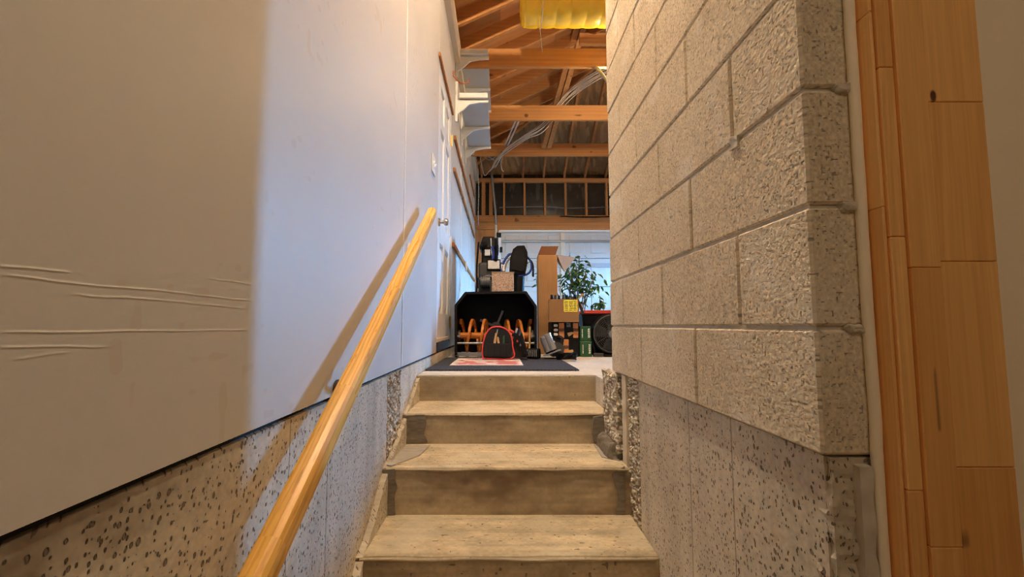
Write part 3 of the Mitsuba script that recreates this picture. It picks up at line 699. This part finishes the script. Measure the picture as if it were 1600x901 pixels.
wire([(746, 262, 7.5), (748, 300, 7.6), (746, 330, 7.6), (747, 352, 7.7)], 'white cord running down the left corner of the garage', .007, 'm_white', 'cords in the left corner')
solo('conduit_pipe', tube([at(x, y, 7.79) for x, y in ((767.5, 264), (770, 290), (774, 330), (775, 350))], .022, 10), 'm_galv', 'grey metal conduit pipe down the left of the back wall', 'pipe', smooth=True)
solo('conduit_pipe', tube([at(x, y, 7.79) for x, y in ((775.0, 351), (775.2, 375), (775.3, 405), (775.5, 440))], .024, 10), 'm_cream', 'cream pipe continuing below the grey conduit beside the garage door', 'pipe', smooth=True)
solo('metal_tube', tube([at(930, 103, 4.30), at(954, 133, 4.25)], .018, 8), 'm_steel', 'short bright metal tube end poking out under the nearest beam at the block wall', 'metal tube', smooth=True)

# ------------------------------------------------------------------ things on the garage floor
fz = FL
solo('door_mat', cbx(XL + .004, .500, 2.665, 3.66, fz, fz + .010, .003), 'm_mat', 'large dark grey ribbed rubber mat at the top of the stairs', 'mat')
solo('printed_board', cbx(-.352, .158, 2.90, 3.50, fz + .0102, fz + .016, .001), 'm_print', 'pale flat sheet with worn red print lying on the dark mat', 'sheet')

# snow blower
sb = thing('snow_blower', 'black snow blower with orange augers standing on the mat edge', 'snow blower')
yf = 3.70
def xz(x, y, d=yf): p = at(x, y, d); return (p[0], p[2])
bz = fz + .03
outer = Polygon([xz(711.5, 540), xz(711, 477), xz(727, 456.5), xz(822, 455), xz(838, 478), xz(838, 540)])
x0_, x1_ = xz(711.3, 540)[0], xz(838, 540)[0]
outer = Polygon([(x0_, bz), xz(711, 477), xz(727, 456.5), xz(822, 455.5), xz(838, 478), (x1_, bz)])
shell = outer.difference(outer.buffer(-.014).union(sbox(x0_ + .014, bz - .1, x1_ - .014, bz + .05)))
part(sb, 'housing', cat(ext_xz(shell, yf, yf + .40), ext_xz(outer, yf + .40, yf + .415)), 'm_blackgloss')
part(sb, 'housing_lip', ext_xz(outer.buffer(.004).difference(outer.buffer(-.018)).difference(sbox(x0_ + .02, bz - .1, x1_ - .02, bz + .06)), yf - .012, yf + .002), 'm_black')
ax = xz(775, 524, yf + .17)[1]; ay = yf + .17
part(sb, 'scraper_bar', cbx(x0_ + .005, x1_ - .005, yf + .03, yf + .07, bz - .012, bz + .018, .002), 'm_steel')
part(sb, 'cross_bar', cyl((x0_ + .01, yf + .03, xz(775, 536)[1]), (x1_ - .01, yf + .03, xz(775, 536)[1]), .010, 10), 'm_steel', smooth=40)
part(sb, 'auger_shaft', cyl((x0_ + .03, ay, ax), (x1_ - .03, ay, ax), .030, 18), 'm_orange', smooth=40)
xm = (x0_ + x1_) / 2
for sgn, xa in ((1, x0_ + .03), (-1, x1_ - .03)):
    th = np.linspace(0, 2 * math.pi * 2.35, 110)
    L = (xm - x0_ - .09); R = .135
    for ph in (0,):
        t = th / th[-1]
        path = np.stack([xa + sgn * L * t, ay - R * np.cos(th + 1.57 + ph + (0 if sgn > 0 else .6)), ax + R * np.sin(th + 1.57 + ph)], 1)
        upv = path - np.stack([path[:, 0], 0 * t + ay, 0 * t + ax], 1)
        part(sb, 'auger', sweep(path, [(-.011, -.028), (.011, -.028), (.011, .02), (-.011, .02)], up=upv), 'm_orange', label='orange spiral auger ribbon')
    for q in (0.15, .5, .85):
        i = int(q * 109)
        part(sb, 'auger_arm', cyl(path[i], (path[i][0], ay, ax), .009, 8), 'm_orange')
for xx in (x0_ + .022, x1_ - .022):
    for dx in (-.014, .010): part(sb, 'bolt', cyl((xx + dx, yf + .012, ax + .0), (xx + dx, yf + .05, ax), .012, 6), 'm_steel')
    part(sb, 'bearing', cyl((xx - .008, ay, ax), (xx + .008, ay, ax), .05, 18), 'm_darkgrey')
part(sb, 'impeller', cat(cyl((xm, yf + .36, ax + .08), (xm, yf + .40, ax + .08), .05, 16), *[rot(cbx(xm - .012, xm + .012, yf + .33, yf + .395, ax + .1, ax + .25, .003), a, [0, 1, 0], (xm, 0, ax + .08)) for a in np.arange(4) * math.pi / 2 + .4]), 'm_lead')
part(sb, 'gear_case', cat(rbx(xm - .05, xm + .05, ay - .05, ay + .07, ax - .06, ax + .06, .02), cyl((xm, ay, ax), (xm, yf + .39, ax + .04), .022, 12)), 'm_darkgrey')
for xx in (x0_ - .004, x1_ + .004):
    part(sb, 'skid_shoe', cbx(xx - .008, xx + .008, yf + .10, yf + .32, fz, bz + .10, .004), 'm_darkgrey')
gx = xz(827, 530)[0]
part(sb, 'drift_pin', cyl((gx, yf + .005, xz(827, 551)[1]), (gx + .006, yf + .005, xz(827, 510)[1]), .010, 10), 'm_tan', smooth=40, label='upright tan-orange stick')
# wheels, engine, chute and controls behind the housing
for xx in (x0_ + .06, x1_ - .16):
    part(sb, 'wheel', lathe([(.06, 0), (.17, .0), (.19, .02), (.19, .08), (.17, .10), (.06, .10)], (xx, yf + .80, fz + .19), 'x', 28), 'm_rubber', smooth=35)
zt0 = xz(775, 456)[1]
part(sb, 'frame', cat(rbx(x0_ + .17, x1_ - .17, yf + .41, yf + .95, fz + .12, fz + .42, .03)), 'm_darkgrey')
def q(x, y, d): return at(x, y, d)
d = 4.30
a, b = q(747, 452, d), q(787, 409, d)
part(sb, 'engine', rbx(a[0], b[0], d, d + .30, fz + .30, b[2], .03), 'm_darkgrey', smooth=40)
a, b = q(752, 412, d), q(782, 385, d)
part(sb, 'engine_cover', rbx(a[0], b[0] - .03, d + .02, d + .28, a[2] - .04, b[2], .025), 'm_black', smooth=40)
a, b = q(749, 390, d), q(776, 367.5, d)
part(sb, 'fuel_tank', hull(np.vstack([rbx(a[0], b[0], d, d + .26, a[2], a[2] + .07, .03).vertices, rbx(a[0] + .03, b[0] - .02, d + .04, d + .22, b[2] - .06, b[2], .02).vertices])), 'm_black', smooth=40)
part(sb, 'fuel_cap', cyl(q(757, 383, d - .005), q(757, 380, d - .03), .03, 14), 'm_blackgloss')
a, b = q(757.5, 399, d - .01), q(766, 389.5, d - .01)
part(sb, 'tag', cbx(a[0], b[0], d - .008, d + .022, a[2], b[2], .002), 'm_paper', label='small white paper tag')
a, b = q(762.5, 420, d - .02), q(780.5, 407, d - .02)
part(sb, 'panel', cbx(a[0] - .012, b[0] + .012, d - .03, d + .01, a[2] - .012, b[2] + .012, .004), 'm_black')
part(sb, 'sticker', cbx(a[0], b[0], d - .034, d - .0302, a[2], b[2], .001), 'm_paper', label='white label with a dark frame')
for pts, mm, r in (([(748, 378), (746, 400), (745, 425), (746, 450)], 'm_black', .010), ([(767, 372), (768, 390), (770, 404)], 'm_steel', .008), ([(769, 385), (771, 395), (770, 406)], 'm_blue', .016), ([(775, 372), (777, 392), (774, 408)], 'm_blackgloss', .018), ([(749, 436), (760, 431), (770, 432)], 'm_lead', .012)):
    part(sb, 'control_cable' if r < .012 else 'hose', tube([q(x, y, d - .03) for x, y in pts], r, 8), mm, smooth=True)
part(sb, 'muffler', cat(cyl(q(751, 440, d - .05), q(766, 440, d - .05), .055, 18)), 'm_lead', smooth=40)
for i in range(6):
    c = q(752 + i * 2.6, 440, d - .05); part(sb, 'cooling_fin', cyl((c[0] - .003, d - .05, c[2]), (c[0] + .003, d - .05, c[2]), .064, 18), 'm_darkgrey')
dc = 3.96
b0, b1 = q(804, 456, dc), q(817, 425, dc)
part(sb, 'chute', cyl(((b0[0] + b1[0]) / 2, dc + .04, zt0 - .02), ((b0[0] + b1[0]) / 2 + .005, dc + .04, b1[2] + .03), .052, 20, .056), 'm_black', smooth=40)
prof = [(798, 425), (799, 404), (803, 391), (809, 386.5), (818, 386), (822, 395), (822, 410), (819, 427)]
part(sb, 'chute_deflector', ext_xz(Polygon([xz(x, y, dc) for x, y in prof]).buffer(.012), dc - .03, dc + .13), 'm_blackgloss', smooth=50)
part(sb, 'chute_deflector', ext_xz(Polygon([xz(x, y, dc) for x, y in [(800, 420), (801, 404), (805, 394), (816, 392), (819, 410), (816, 424)]]).buffer(.008), dc - .05, dc - .029), 'm_black', smooth=50)
for pts, mm, r in (([(783, 428), (787, 410), (795, 398), (800, 397)], 'm_blue', .011), ([(786, 430), (791, 412), (798, 402), (802, 402)], 'm_lead', .010), ([(821, 398), (829, 408), (830, 420), (824, 428), (810, 431)], 'm_blue', .010), ([(822, 400), (832, 412), (833, 432)], 'm_black', .010)):
    part(sb, 'chute_cable', tube([q(x, y, dc - .01) for x, y in pts], r, 8), mm, smooth=True)
part(sb, 'chute_bracket', cat(cbx(q(783, 420, dc)[0], q(789, 420, dc)[0], dc - .02, dc + .02, q(785, 424, dc)[2], q(785, 413, dc)[2], .004)), 'm_paper')
for xx in (x0_ + .12, x1_ - .12):
    part(sb, 'handlebar', tube([(xx, yf + .75, fz + .35), (xx, yf + 1.0, fz + .55), (xx, yf + 1.25, fz + .80), (xx, yf + 1.38, fz + .86)], .014, 8), 'm_black', smooth=True)
part(sb, 'handle_grip', cyl((x0_ + .12, yf + 1.38, fz + .86), (x1_ - .12, yf + 1.38, fz + .86), .015, 10), 'm_rubber')

# mottled box on the housing
a, b = q(768.5, 451, 3.73), q(803, 424.5, 3.73)
zb0 = zt0 + .004
pb = thing('speckled_box', 'small speckled brown paper box standing on the black snow blower', 'box')
part(pb, 'body', rbx(a[0], b[0], 3.73, 3.92, zb0, b[2] - .006, .006), 'm_pcard')
part(pb, 'lid', rbx(a[0] - .003, b[0] + .003, 3.727, 3.923, b[2] - .012, b[2], .004), 'm_cardin')

# tool bag
tb = thing('tool_bag', 'black tool bag with red piping standing on the printed sheet', 'tool bag')
dt = 3.34
bp = [(754, 559), (753, 545), (755.5, 530), (760, 518), (767, 510.5), (776, 508.5), (786, 510), (795, 516), (800, 526), (801.5, 540), (801, 559)]
P_ = Polygon([xz(x, y, dt) for x, y in bp])
zmin = P_.bounds[1]; 
from shapely import affinity
P_ = affinity.translate(P_, 0, (fz + .0245) - zmin)
part(tb, 'body', ext_xz(P_.buffer(-.004), dt, dt + .20), 'm_bagcloth')
def loop3(poly, y): 
    c = np.array(poly.exterior.coords)[:-1]
    c = spline(np.vstack([c, c[:1]]), 5)[:-1]; return np.stack([c[:, 0], c[:, 0] * 0 + y, c[:, 1]], 1)
Pp = P_.buffer(-.007).buffer(.004)
for yy in (dt - .002, dt + .20):
    part(tb, 'piping', sweep(loop3(Pp.simplify(.002), yy), circ(.0065, 8), up=[0, 1, 0], closed=True), 'm_redpipe', smooth=True, label='bright red piping')
pk_ = P_.buffer(-.018).intersection(sbox(-1, -1, 1, xz(775, 536, dt)[1]))
part(tb, 'front_pocket', ext_xz(pk_, dt - .022, dt + .002), 'm_bagcloth')
for i in range(1, 5):
    x = P_.bounds[0] + (P_.bounds[2] - P_.bounds[0]) * i / 5
    part(tb, 'pocket_seam', bx(x - .002, x + .002, dt - .026, dt - .02, fz + .04, xz(775, 537, dt)[1]), 'm_black')
for (xa, ya), (xb_, yb_), r, mm in (((773, 536), (775.5, 520), .011, 'm_tan'), ((779, 536), (777.5, 526), .010, 'm_tan'), ((787, 536), (787.5, 524), .010, 'm_green'), ((776.5, 521), (777.5, 514), .006, 'm_steel')):
    part(tb, 'tool_handle', cyl(q(xa, ya, dt - .012), q(xb_, yb_, dt - .012), r, 12, r * .75), mm, smooth=40)
part(tb, 'grip', tube([q(797, 516, dt + .1), q(803, 520, dt + .1), q(808, 530, dt + .1), q(806, 538, dt + .1)], .012, 8), 'm_redpipe', smooth=True)
part(tb, 'side_pocket', hull([q(x, y, dd) for x, y in ((801, 558), (803, 520), (809, 513), (816, 520), (822, 540), (824, 558.0)) for dd in (dt + .06,)] + [q(x, y, dt + .13) for x, y in ((801, 555), (803, 520), (812, 514), (822, 545), (823, 555))]), 'm_bagcloth')
for i, (x, y) in enumerate(((806, 520), (811, 524), (808, 534), (813, 540))):
    part(tb, 'pocket_tool', cyl(q(x, y, dt + .02), q(x + 2, y - 7, dt + .03), .008, 8), ('m_steel', 'm_darkgrey', 'm_redpipe', 'm_lead')[i])
part(tb, 'strap', sweep(spline([q(x, y, dt + .01) for x, y in ((800, 522), (808, 527), (816, 536), (821, 548), (823, 556))], 6), [(-.012, -.002), (.012, -.002), (.012, .002), (-.012, .002)], up=[0, 1, 0]), 'm_black')
mat('m_bagcloth', (0.016, 0.016, 0.018), 0.85)
mat('m_redpipe', (0.82, 0.09, 0.08), 0.45)

# power tools on the floor
def q3(x, y, dd): return at(x, y, dd)
pt = thing('power_saw', 'black and silver power tool lying on the floor right of the tool bag', 'power tool')
dd = 3.52
for i, (xa, ya, xb_, yb_) in enumerate(((855, 524, 864, 546), (848.5, 528, 857, 549))):
    c0, c1 = q3(xa, ya, dd), q3(xb_, yb_, dd)
    part(pt, 'motor_case', cyl(c0, c1, .034 if i == 0 else .028, 20), 'm_steel' if i == 0 else 'm_lead', smooth=40)
    part(pt, 'cap', cyl(c0, c0 + (c0 - c1) * .12, .036 if i == 0 else .03, 20), 'm_steel', smooth=40)
part(pt, 'body', hull([q3(x, y, dd + e) for x, y in ((845, 527), (849, 524), (861, 546), (857, 556), (851, 550)) for e in (.02, .10)]), 'm_black')
part(pt, 'base_plate', sweep([q3(850, 555.5, dd - .03), q3(876, 546, dd - .03)], [(-.05, -.003), (.05, -.003), (.05, .003), (-.05, .003)], up=[0, 0, 1]), 'm_lead')
part(pt, 'grip', tube([q3(866, 548, dd + .05), q3(874, 540, dd + .05), q3(878, 530, dd + .06), q3(872, 526, dd + .08)], .018, 10), 'm_black', smooth=True)
part(pt, 'guard', cyl(q3(870, 545, dd + .03), q3(871, 545, dd + .10), .06, 20), 'm_darkgrey', smooth=40)
bc = thing('battery_charger', 'black ribbed tool charger on the floor just right of the tool bag', 'charger')
c = q3(834.5, 552, 3.50)
m = rot(rbx(c[0] - .05, c[0] + .05, 3.47, 3.57, fz + .0105, fz + .095, .015), -.35, [0, 0, 1], (c[0], 3.52, 0)); part(bc, 'body', m, 'm_black')
for i in range(6):
    part(bc, 'rib', rot(cbx(c[0] - .043 + i * .015, c[0] - .036 + i * .015, 3.452, 3.47, fz + .03, fz + .085, .002), -.35, [0, 0, 1], (c[0], 3.52, 0)), 'm_lead')
coil = []
for i in range(90):
    a = i * .35; r = .055 + .012 * math.sin(i * 1.7); coil.append([q3(884, 552, 3.45)[0] + r * 1.25 * math.cos(a), 3.40 + r * math.sin(a), fz + .014 + i * .0006])
solo('extension_cord', tube(coil, .006, 6, 3), 'm_black', 'loose coil of black power cord on the floor in front of the cartons', 'cord', smooth=True)

# cartons with log pictures, and green cases
lg = []
for i, (z0, z1, lab) in enumerate(((fz + .001, -.121, 'black carton printed with orange logs, lower of the pair on the floor'), (-.119, .028, 'black carton printed with orange logs, upper of the pair under the brown box'))):
    k = thing('log_carton', lab, 'carton', 'black log cartons'); X0, X1 = .475, .726
    yc = 3.86
    part(k, 'box', cbx(X0, X1, yc, yc + .30, z0, z1, .003), 'm_black')
    hh = z1 - z0
    for (u, w) in (((.34, .13), (.86, .12)) if i else ((.50, .13),)):
        x = X0 + u * (X1 - X0)
        for zz0, zz1, mm in ((.06, .42, 'm_logprint'), (.45, .60, 'm_logdark'), (.63, .92, 'm_logprint')):
            pl = sbox(x - w * .11, z0 + zz0 * hh, x + w * .11 + .008, z0 + zz1 * hh).buffer(.006)
            part(k, 'log_picture', ext_xz(pl, yc - .0015, yc + .0005), mm)
    for u in (.10, .16) if i else (.05,):
        for z_ in (.25, .52, .80):
            part(k, 'round_picture', cyl((X0 + u * .25 + .004, yc - .0015, z0 + z_ * hh), (X0 + u * .25 + .004, yc + .0005, z0 + z_ * hh), .013, 14), 'm_paper')
    part(k, 'flame_picture', ext_xz(Polygon([(X0 + .155, z0 + .1 * hh), (X0 + .20, z0 + .30 * hh), (X0 + .19, z0 + .4 * hh), (X0 + .14, z0 + .34 * hh)]), yc - .0015, yc + .0005), 'm_tan')
    if i: part(k, 'text_block', cat(*[bx(X0 + .135, X0 + .175, yc - .0015, yc + .0005, z0 + (.70 + j * .09) * hh, z0 + (.76 + j * .09) * hh) for j in range(3)]), 'm_lead')
for i, (z0, z1, xa, xb_, lab) in enumerate(((fz + .001, -.145, .690, .838, 'dark green case with white lettering, lower of two beside the log cartons'), (-.144, -.008, .735, .842, 'dark green case with pale lettering, upper of two beside the log cartons'))):
    k = thing('tool_case', lab, 'case', 'green cases'); yc = 3.84 if i == 0 else 3.88
    xa = max(xa, .731)
    part(k, 'body', rbx(xa, xb_, yc, yc + .17, z0, z1, .008), 'm_green')
    part(k, 'lettering', cat(*[bx(xb_ - .030, xb_ - .012, yc - .0015, yc + .001, z0 + .03 + j * .018, z0 + .042 + j * .018) for j in range(5)]), 'm_paper', label='pale upright lettering')
    part(k, 'lettering', cat(*[bx(xa + .02, xa + .03, yc - .0015, yc + .001, z0 + .03 + j * .014, z0 + .039 + j * .014) for j in range(6)]), 'm_paper')
    part(k, 'latch', cbx(xa + .045, xa + .07, yc - .006, yc + .002, (z0 + z1) / 2 - .02, (z0 + z1) / 2 + .02, .002), 'm_green')

# tall open carton
tc = thing('tall_carton', 'tall narrow brown cardboard carton standing open with flaps up', 'carton')
dT = 4.20
xa, xb_ = q3(841.5, 450, dT)[0], q3(871, 450, dT)[0]; zt_ = q3(855, 398, dT)[2]; dp = .20
w_ = .004
part(tc, 'body', cat(bx(xa, xb_, dT, dT + w_, fz, zt_), bx(xa, xb_, dT + dp - w_, dT + dp, fz, zt_), bx(xa, xa + w_, dT, dT + dp, fz, zt_), bx(xb_ - w_, xb_, dT, dT + dp, fz, zt_), bx(xa, xb_, dT, dT + dp, fz, fz + w_)), 'm_card')
def flap(pts, m): 
    pts = np.array(pts); n = np.cross(pts[1] - pts[0], pts[2] - pts[0]); n /= np.linalg.norm(n)
    return part(tc, 'flap', hull(np.vstack([pts + n * .002, pts - n * .002])), m)
flap([(xa, dT + dp, zt_), (xb_, dT + dp, zt_), (q3(873, 385, dT + dp)[0], dT + dp + .02, q3(873, 384, dT + dp)[2]), (q3(846, 385, dT + dp)[0], dT + dp + .02, q3(846, 384, dT + dp)[2])], 'm_cardtop')
f1, f2 = q3(899, 402, dT + .20), q3(882, 425, dT + .0)
flap([(xb_, dT, zt_), (xb_, dT + dp, zt_), f1, f2], 'm_cardin')
part(tc, 'tape', bx(xb_ - .0005, xb_ + .0008, dT + .0, dT + .03, fz + .3, zt_ - .01), 'm_paper')

# open brown box with yellow label on the cartons
ob = thing('open_box', 'open brown cardboard box with a yellow label on top of the log cartons', 'box')
yo = 3.77; xa, xb_ = .452, .722; z0, z1 = .0295, q3(880, 467, yo)[2]; dp = .27; cen = ((xa + xb_) / 2, yo + dp / 2, 0)
def r_(m): return rot(m, -.10, [0, 0, 1], cen)
part(ob, 'body', r_(cat(bx(xa, xb_, yo, yo + .004, z0, z1), bx(xa, xb_, yo + dp - .004, yo + dp, z0, z1), bx(xa, xa + .004, yo, yo + dp, z0, z1), bx(xb_ - .004, xb_, yo, yo + dp, z0, z1), bx(xa, xb_, yo, yo + dp, z0, z0 + .004))), 'm_card2')
mat('m_card2', (0.30, 0.165, 0.070), 0.8)
lx0, lx1, lz0, lz1 = xb_ - .135, xb_ - .012, z1 - .115, z1 - .008
part(ob, 'label', r_(bx(lx0, lx1, yo - .001, yo + .001, lz0, lz1)), 'm_label', label='yellow shipping label')
part(ob, 'label_print', r_(cat(*[bx(lx0 + .008 + c_ * .040, lx0 + .008 + c_ * .040 + w_, yo - .0016, yo, lz1 - .020 - j * .015, lz1 - .014 - j * .015) for j in range(6) for c_, w_ in enumerate((.030, .034, .026))])), 'm_ink')
part(ob, 'flap', r_(hull([(xb_, yo + .02, z1), (xb_, yo + dp, z1), (xb_ + .06, yo + .06, z1 + .05), (xb_ + .05, yo + dp, z1 + .07), (xb_ + .062, yo + .06, z1 + .046), (xb_ + .052, yo + dp, z1 + .066)])), 'm_cardin')
part(ob, 'flap', r_(hull([(xb_, yo + .02, z1), (xb_ + .004, yo + dp, z1), (xb_ + .055, yo + .04, z1 - .13), (xb_ + .05, yo + dp, z1 - .13), (xb_ + .004, yo + .02, z1)])), 'm_cardin')
for i in range(7):
    x = xa + .03 + i * .035; yq = yo + .05 + .05 * (i % 3)
    m = lathe([(0, 0), (.016, 0), (.017, .20), (.012, .225), (.012, .245), (0, .245)], (x, yq, z0 + .006), 'z', 14)
    solo('spray_bottle', r_(m), ('m_black', 'm_darkgrey')[i % 2], 'small dark bottle standing in the open brown box', 'bottle', 'bottles in the open box', smooth=40)

# storage bin with red lid
sn = thing('storage_bin', 'black storage bin with a red lid beside the block wall', 'storage bin')
X0, X1, Y0_, Y1_ = .80, 1.36, 4.10, 4.52; zl_ = q3(925, 489, 4.1)[2]
part(sn, 'body', hull([(x, y, z) for x, y, z in [(X0 + .05, Y0_ + .04, fz), (X1 - .05, Y0_ + .04, fz), (X0 + .05, Y1_ - .04, fz), (X1 - .05, Y1_ - .04, fz), (X0, Y0_, zl_ - .01), (X1, Y0_, zl_ - .01), (X0, Y1_, zl_ - .01), (X1, Y1_, zl_ - .01)]]), 'm_black')
part(sn, 'lid', cat(cbx(X0 - .02, X1 + .02, Y0_ - .02, Y1_ + .02, zl_ - .01, zl_ + .012, .006), cbx(X0 + .03, X1 - .03, Y0_ + .03, Y1_ - .03, zl_ + .010, zl_ + .03, .006)), 'm_redlid', label='red lid')

# floor fan
fn = thing('floor_fan', 'round black floor fan with wire guard in front of the black storage bin', 'fan')
cf = np.array([1.045, 3.90, fz + .21]); rf = .172
for r in np.linspace(.04, rf, 9): part(fn, 'guard_ring', ring(cf, r, .0028 if r < rf - .01 else .009, 'y', 40, 6), 'm_darkgrey', smooth=True)
for k_ in range(12):
    a = k_ * math.pi / 6; part(fn, 'guard_spoke', cyl(cf + [.03 * math.cos(a), 0, .03 * math.sin(a)], cf + [rf * math.cos(a), 0, rf * math.sin(a)], .003, 6), 'm_darkgrey')
part(fn, 'drum', lathe([(rf + .004, 0), (rf + .012, .0), (rf + .012, .12), (rf + .004, .12), (rf + .004, 0)], cf + [0, .005, 0], 'y', 40), 'm_black', smooth=40)
part(fn, 'hub', cyl(cf + [0, .0, 0], cf + [0, .08, 0], .04, 20), 'm_lead', smooth=40)
for k_ in range(4):
    part(fn, 'blade', rot(hull([cf + p_ for p_ in ((-.03, .05, .03), (.05, .03, .05), (.09, .03, .14), (-.03, .07, .155), (-.03, .052, .03), (.09, .034, .14))]), k_ * math.pi / 2, [0, 1, 0], cf), 'm_darkgrey')
part(fn, 'stand', cat(tube([cf + [-rf - .016, .06, -.02], cf + [-.15, .02, -.19], cf + [-.10, -.06, -.198]], .011, 8), tube([cf + [rf + .016, .06, -.02], cf + [.15, .02, -.19], cf + [.10, -.06, -.198]], .011, 8), cyl(cf + [-.10, -.06, -.198], cf + [.10, -.06, -.198], .011, 8)), 'm_black', smooth=40)
part(fn, 'switch_box', cbx(cf[0] - .19, cf[0] - .10, cf[1] - .07, cf[1] - .02, fz, fz + .035, .005), 'm_darkgrey')

# potted ficus behind the boxes
pf = thing('potted_ficus', 'leafy green ficus plant rising behind the brown boxes', 'plant')
pc = np.array([.90, 4.75, fz])
part(pf, 'pot', lathe([(0, 0), (.10, 0), (.13, .22), (.14, .22), (.14, .25), (.12, .25), (.11, .20), (0, .20)], pc, 'z', 28), 'm_darkgrey', smooth=35)
stems = []
for (x, y, dy) in ((900, 415, 0), (885, 410, .05), (915, 425, -.05), (922, 440, .0), (905, 400, .08), (885, 445, -.06), (943, 471, -.03), (846, 415, .05), (838, 432, .02), (930, 430, .06), (893, 430, -.1)):
    t = at(x, y, 4.75 + dy); base = pc + [rng.uniform(-.02, .02), rng.uniform(-.02, .02), .2]
    midp = base * .5 + t * .5 + [0, 0, .10 if x > 860 else .02]
    pth = spline([base, midp, t], 10); stems.append(pth)
    part(pf, 'stem', sweep(pth, circ(.006, 6)), 'm_trunk', smooth=True)
def leaf(c, dirv, L, W, roll):
    dirv = dirv / np.linalg.norm(dirv); s = np.cross(dirv, [0, 0, 1.0]); s /= np.linalg.norm(s) + 1e-9; u = np.cross(s, dirv)
    s, u = s * math.cos(roll) + u * math.sin(roll), u * math.cos(roll) - s * math.sin(roll)
    P = [c, c + dirv * L * .35 + s * W + u * W * .3, c + dirv * L * .75 + s * W * .6 - dirv * 0 + u * W * .1, c + dirv * L - u * L * .15, c + dirv * L * .75 - s * W * .6 + u * W * .1, c + dirv * L * .35 - s * W + u * W * .3, c + dirv * L * .5]
    f = [[6, 0, 1], [6, 1, 2], [6, 2, 3], [6, 3, 4], [6, 4, 5], [6, 5, 0]]
    return trimesh.Trimesh(np.array(P), f, process=False)
for i in range(300):
    s_ = stems[i % len(stems)]; j = rng.randrange(12, len(s_)); c = s_[j] + np.array([rng.gauss(0, .06), rng.gauss(0, .06), rng.gauss(0, .055)]) * (0.5 if i % len(stems) == 6 else 1)
    if i % 5 < 2: c = at(903, 437, 4.75) + np.array([rng.gauss(0, .09), rng.gauss(0, .07), rng.gauss(0, .12)])
    dv = np.array([rng.gauss(0, 1), rng.gauss(0, .8), rng.gauss(-.7, .6)])
    part(pf, 'leaf', leaf(c, dv, rng.uniform(.065, .10), rng.uniform(.015, .022), rng.uniform(-1, 1)), 'm_leaf')

# ------------------------------------------------------------------ unseen lamps, all out of frame, placed to light stairs, garage and jamb
def bulb(name, c, r, rad, col, label, up):
    k = thing(name, label, 'lamp')
    part(k, 'holder', cyl([c[0], c[1], c[2] + r * .8], [c[0], c[1], up], .05, 20), 'm_white')
    s = trimesh.creation.icosphere(subdivisions=2, radius=r); s.apply_translation(c)
    kk = num(k + '__bulb'); scene[kk] = mikit.ply(s, 'm_white', smooth=True, emitter={'type': 'area', 'radiance': {'type': 'rgb', 'value': [rad * x for x in col]}})
bulb('unseen_ceiling_bulb', (.05, 1.35, 3.08), .055, L_STAIR, WARM, 'unseen bare warm bulb under the roof deck, lighting the stairs and block wall', zl(.05) + OFF - .002)  # out of view, lights the stairs and block wall
bulb('unseen_ceiling_bulb', (1.25, 4.30, 2.66), .055, L_GARAGE, WARM, 'unseen bare warm bulb under a beam, lighting the garage roof timbers', TZ)  # out of view, lights the roof timbers from below
k = thing('unseen_hall_light', 'unseen round ceiling light in the lower hall, lighting the jamb and block end', 'lamp')  # out of view behind the camera, lights the surfaces facing it
part(k, 'rim', lathe([(.15, 0), (.17, 0), (.17, .03), (.15, .03), (.15, 0)], (.5, -.5, 1.268), 'z', 32), 'm_white')
dk = num(k + '__diffuser'); scene[dk] = mikit.ply(lathe([(0, -.03), (.08, -.025), (.13, -.01), (.149, .012), (.149, .025), (0, .025)], (.5, -.5, 1.270), 'z', 32), 'm_white', smooth=True, emitter={'type': 'area', 'radiance': {'type': 'rgb', 'value': [L_HALL * x for x in HALLC]}})
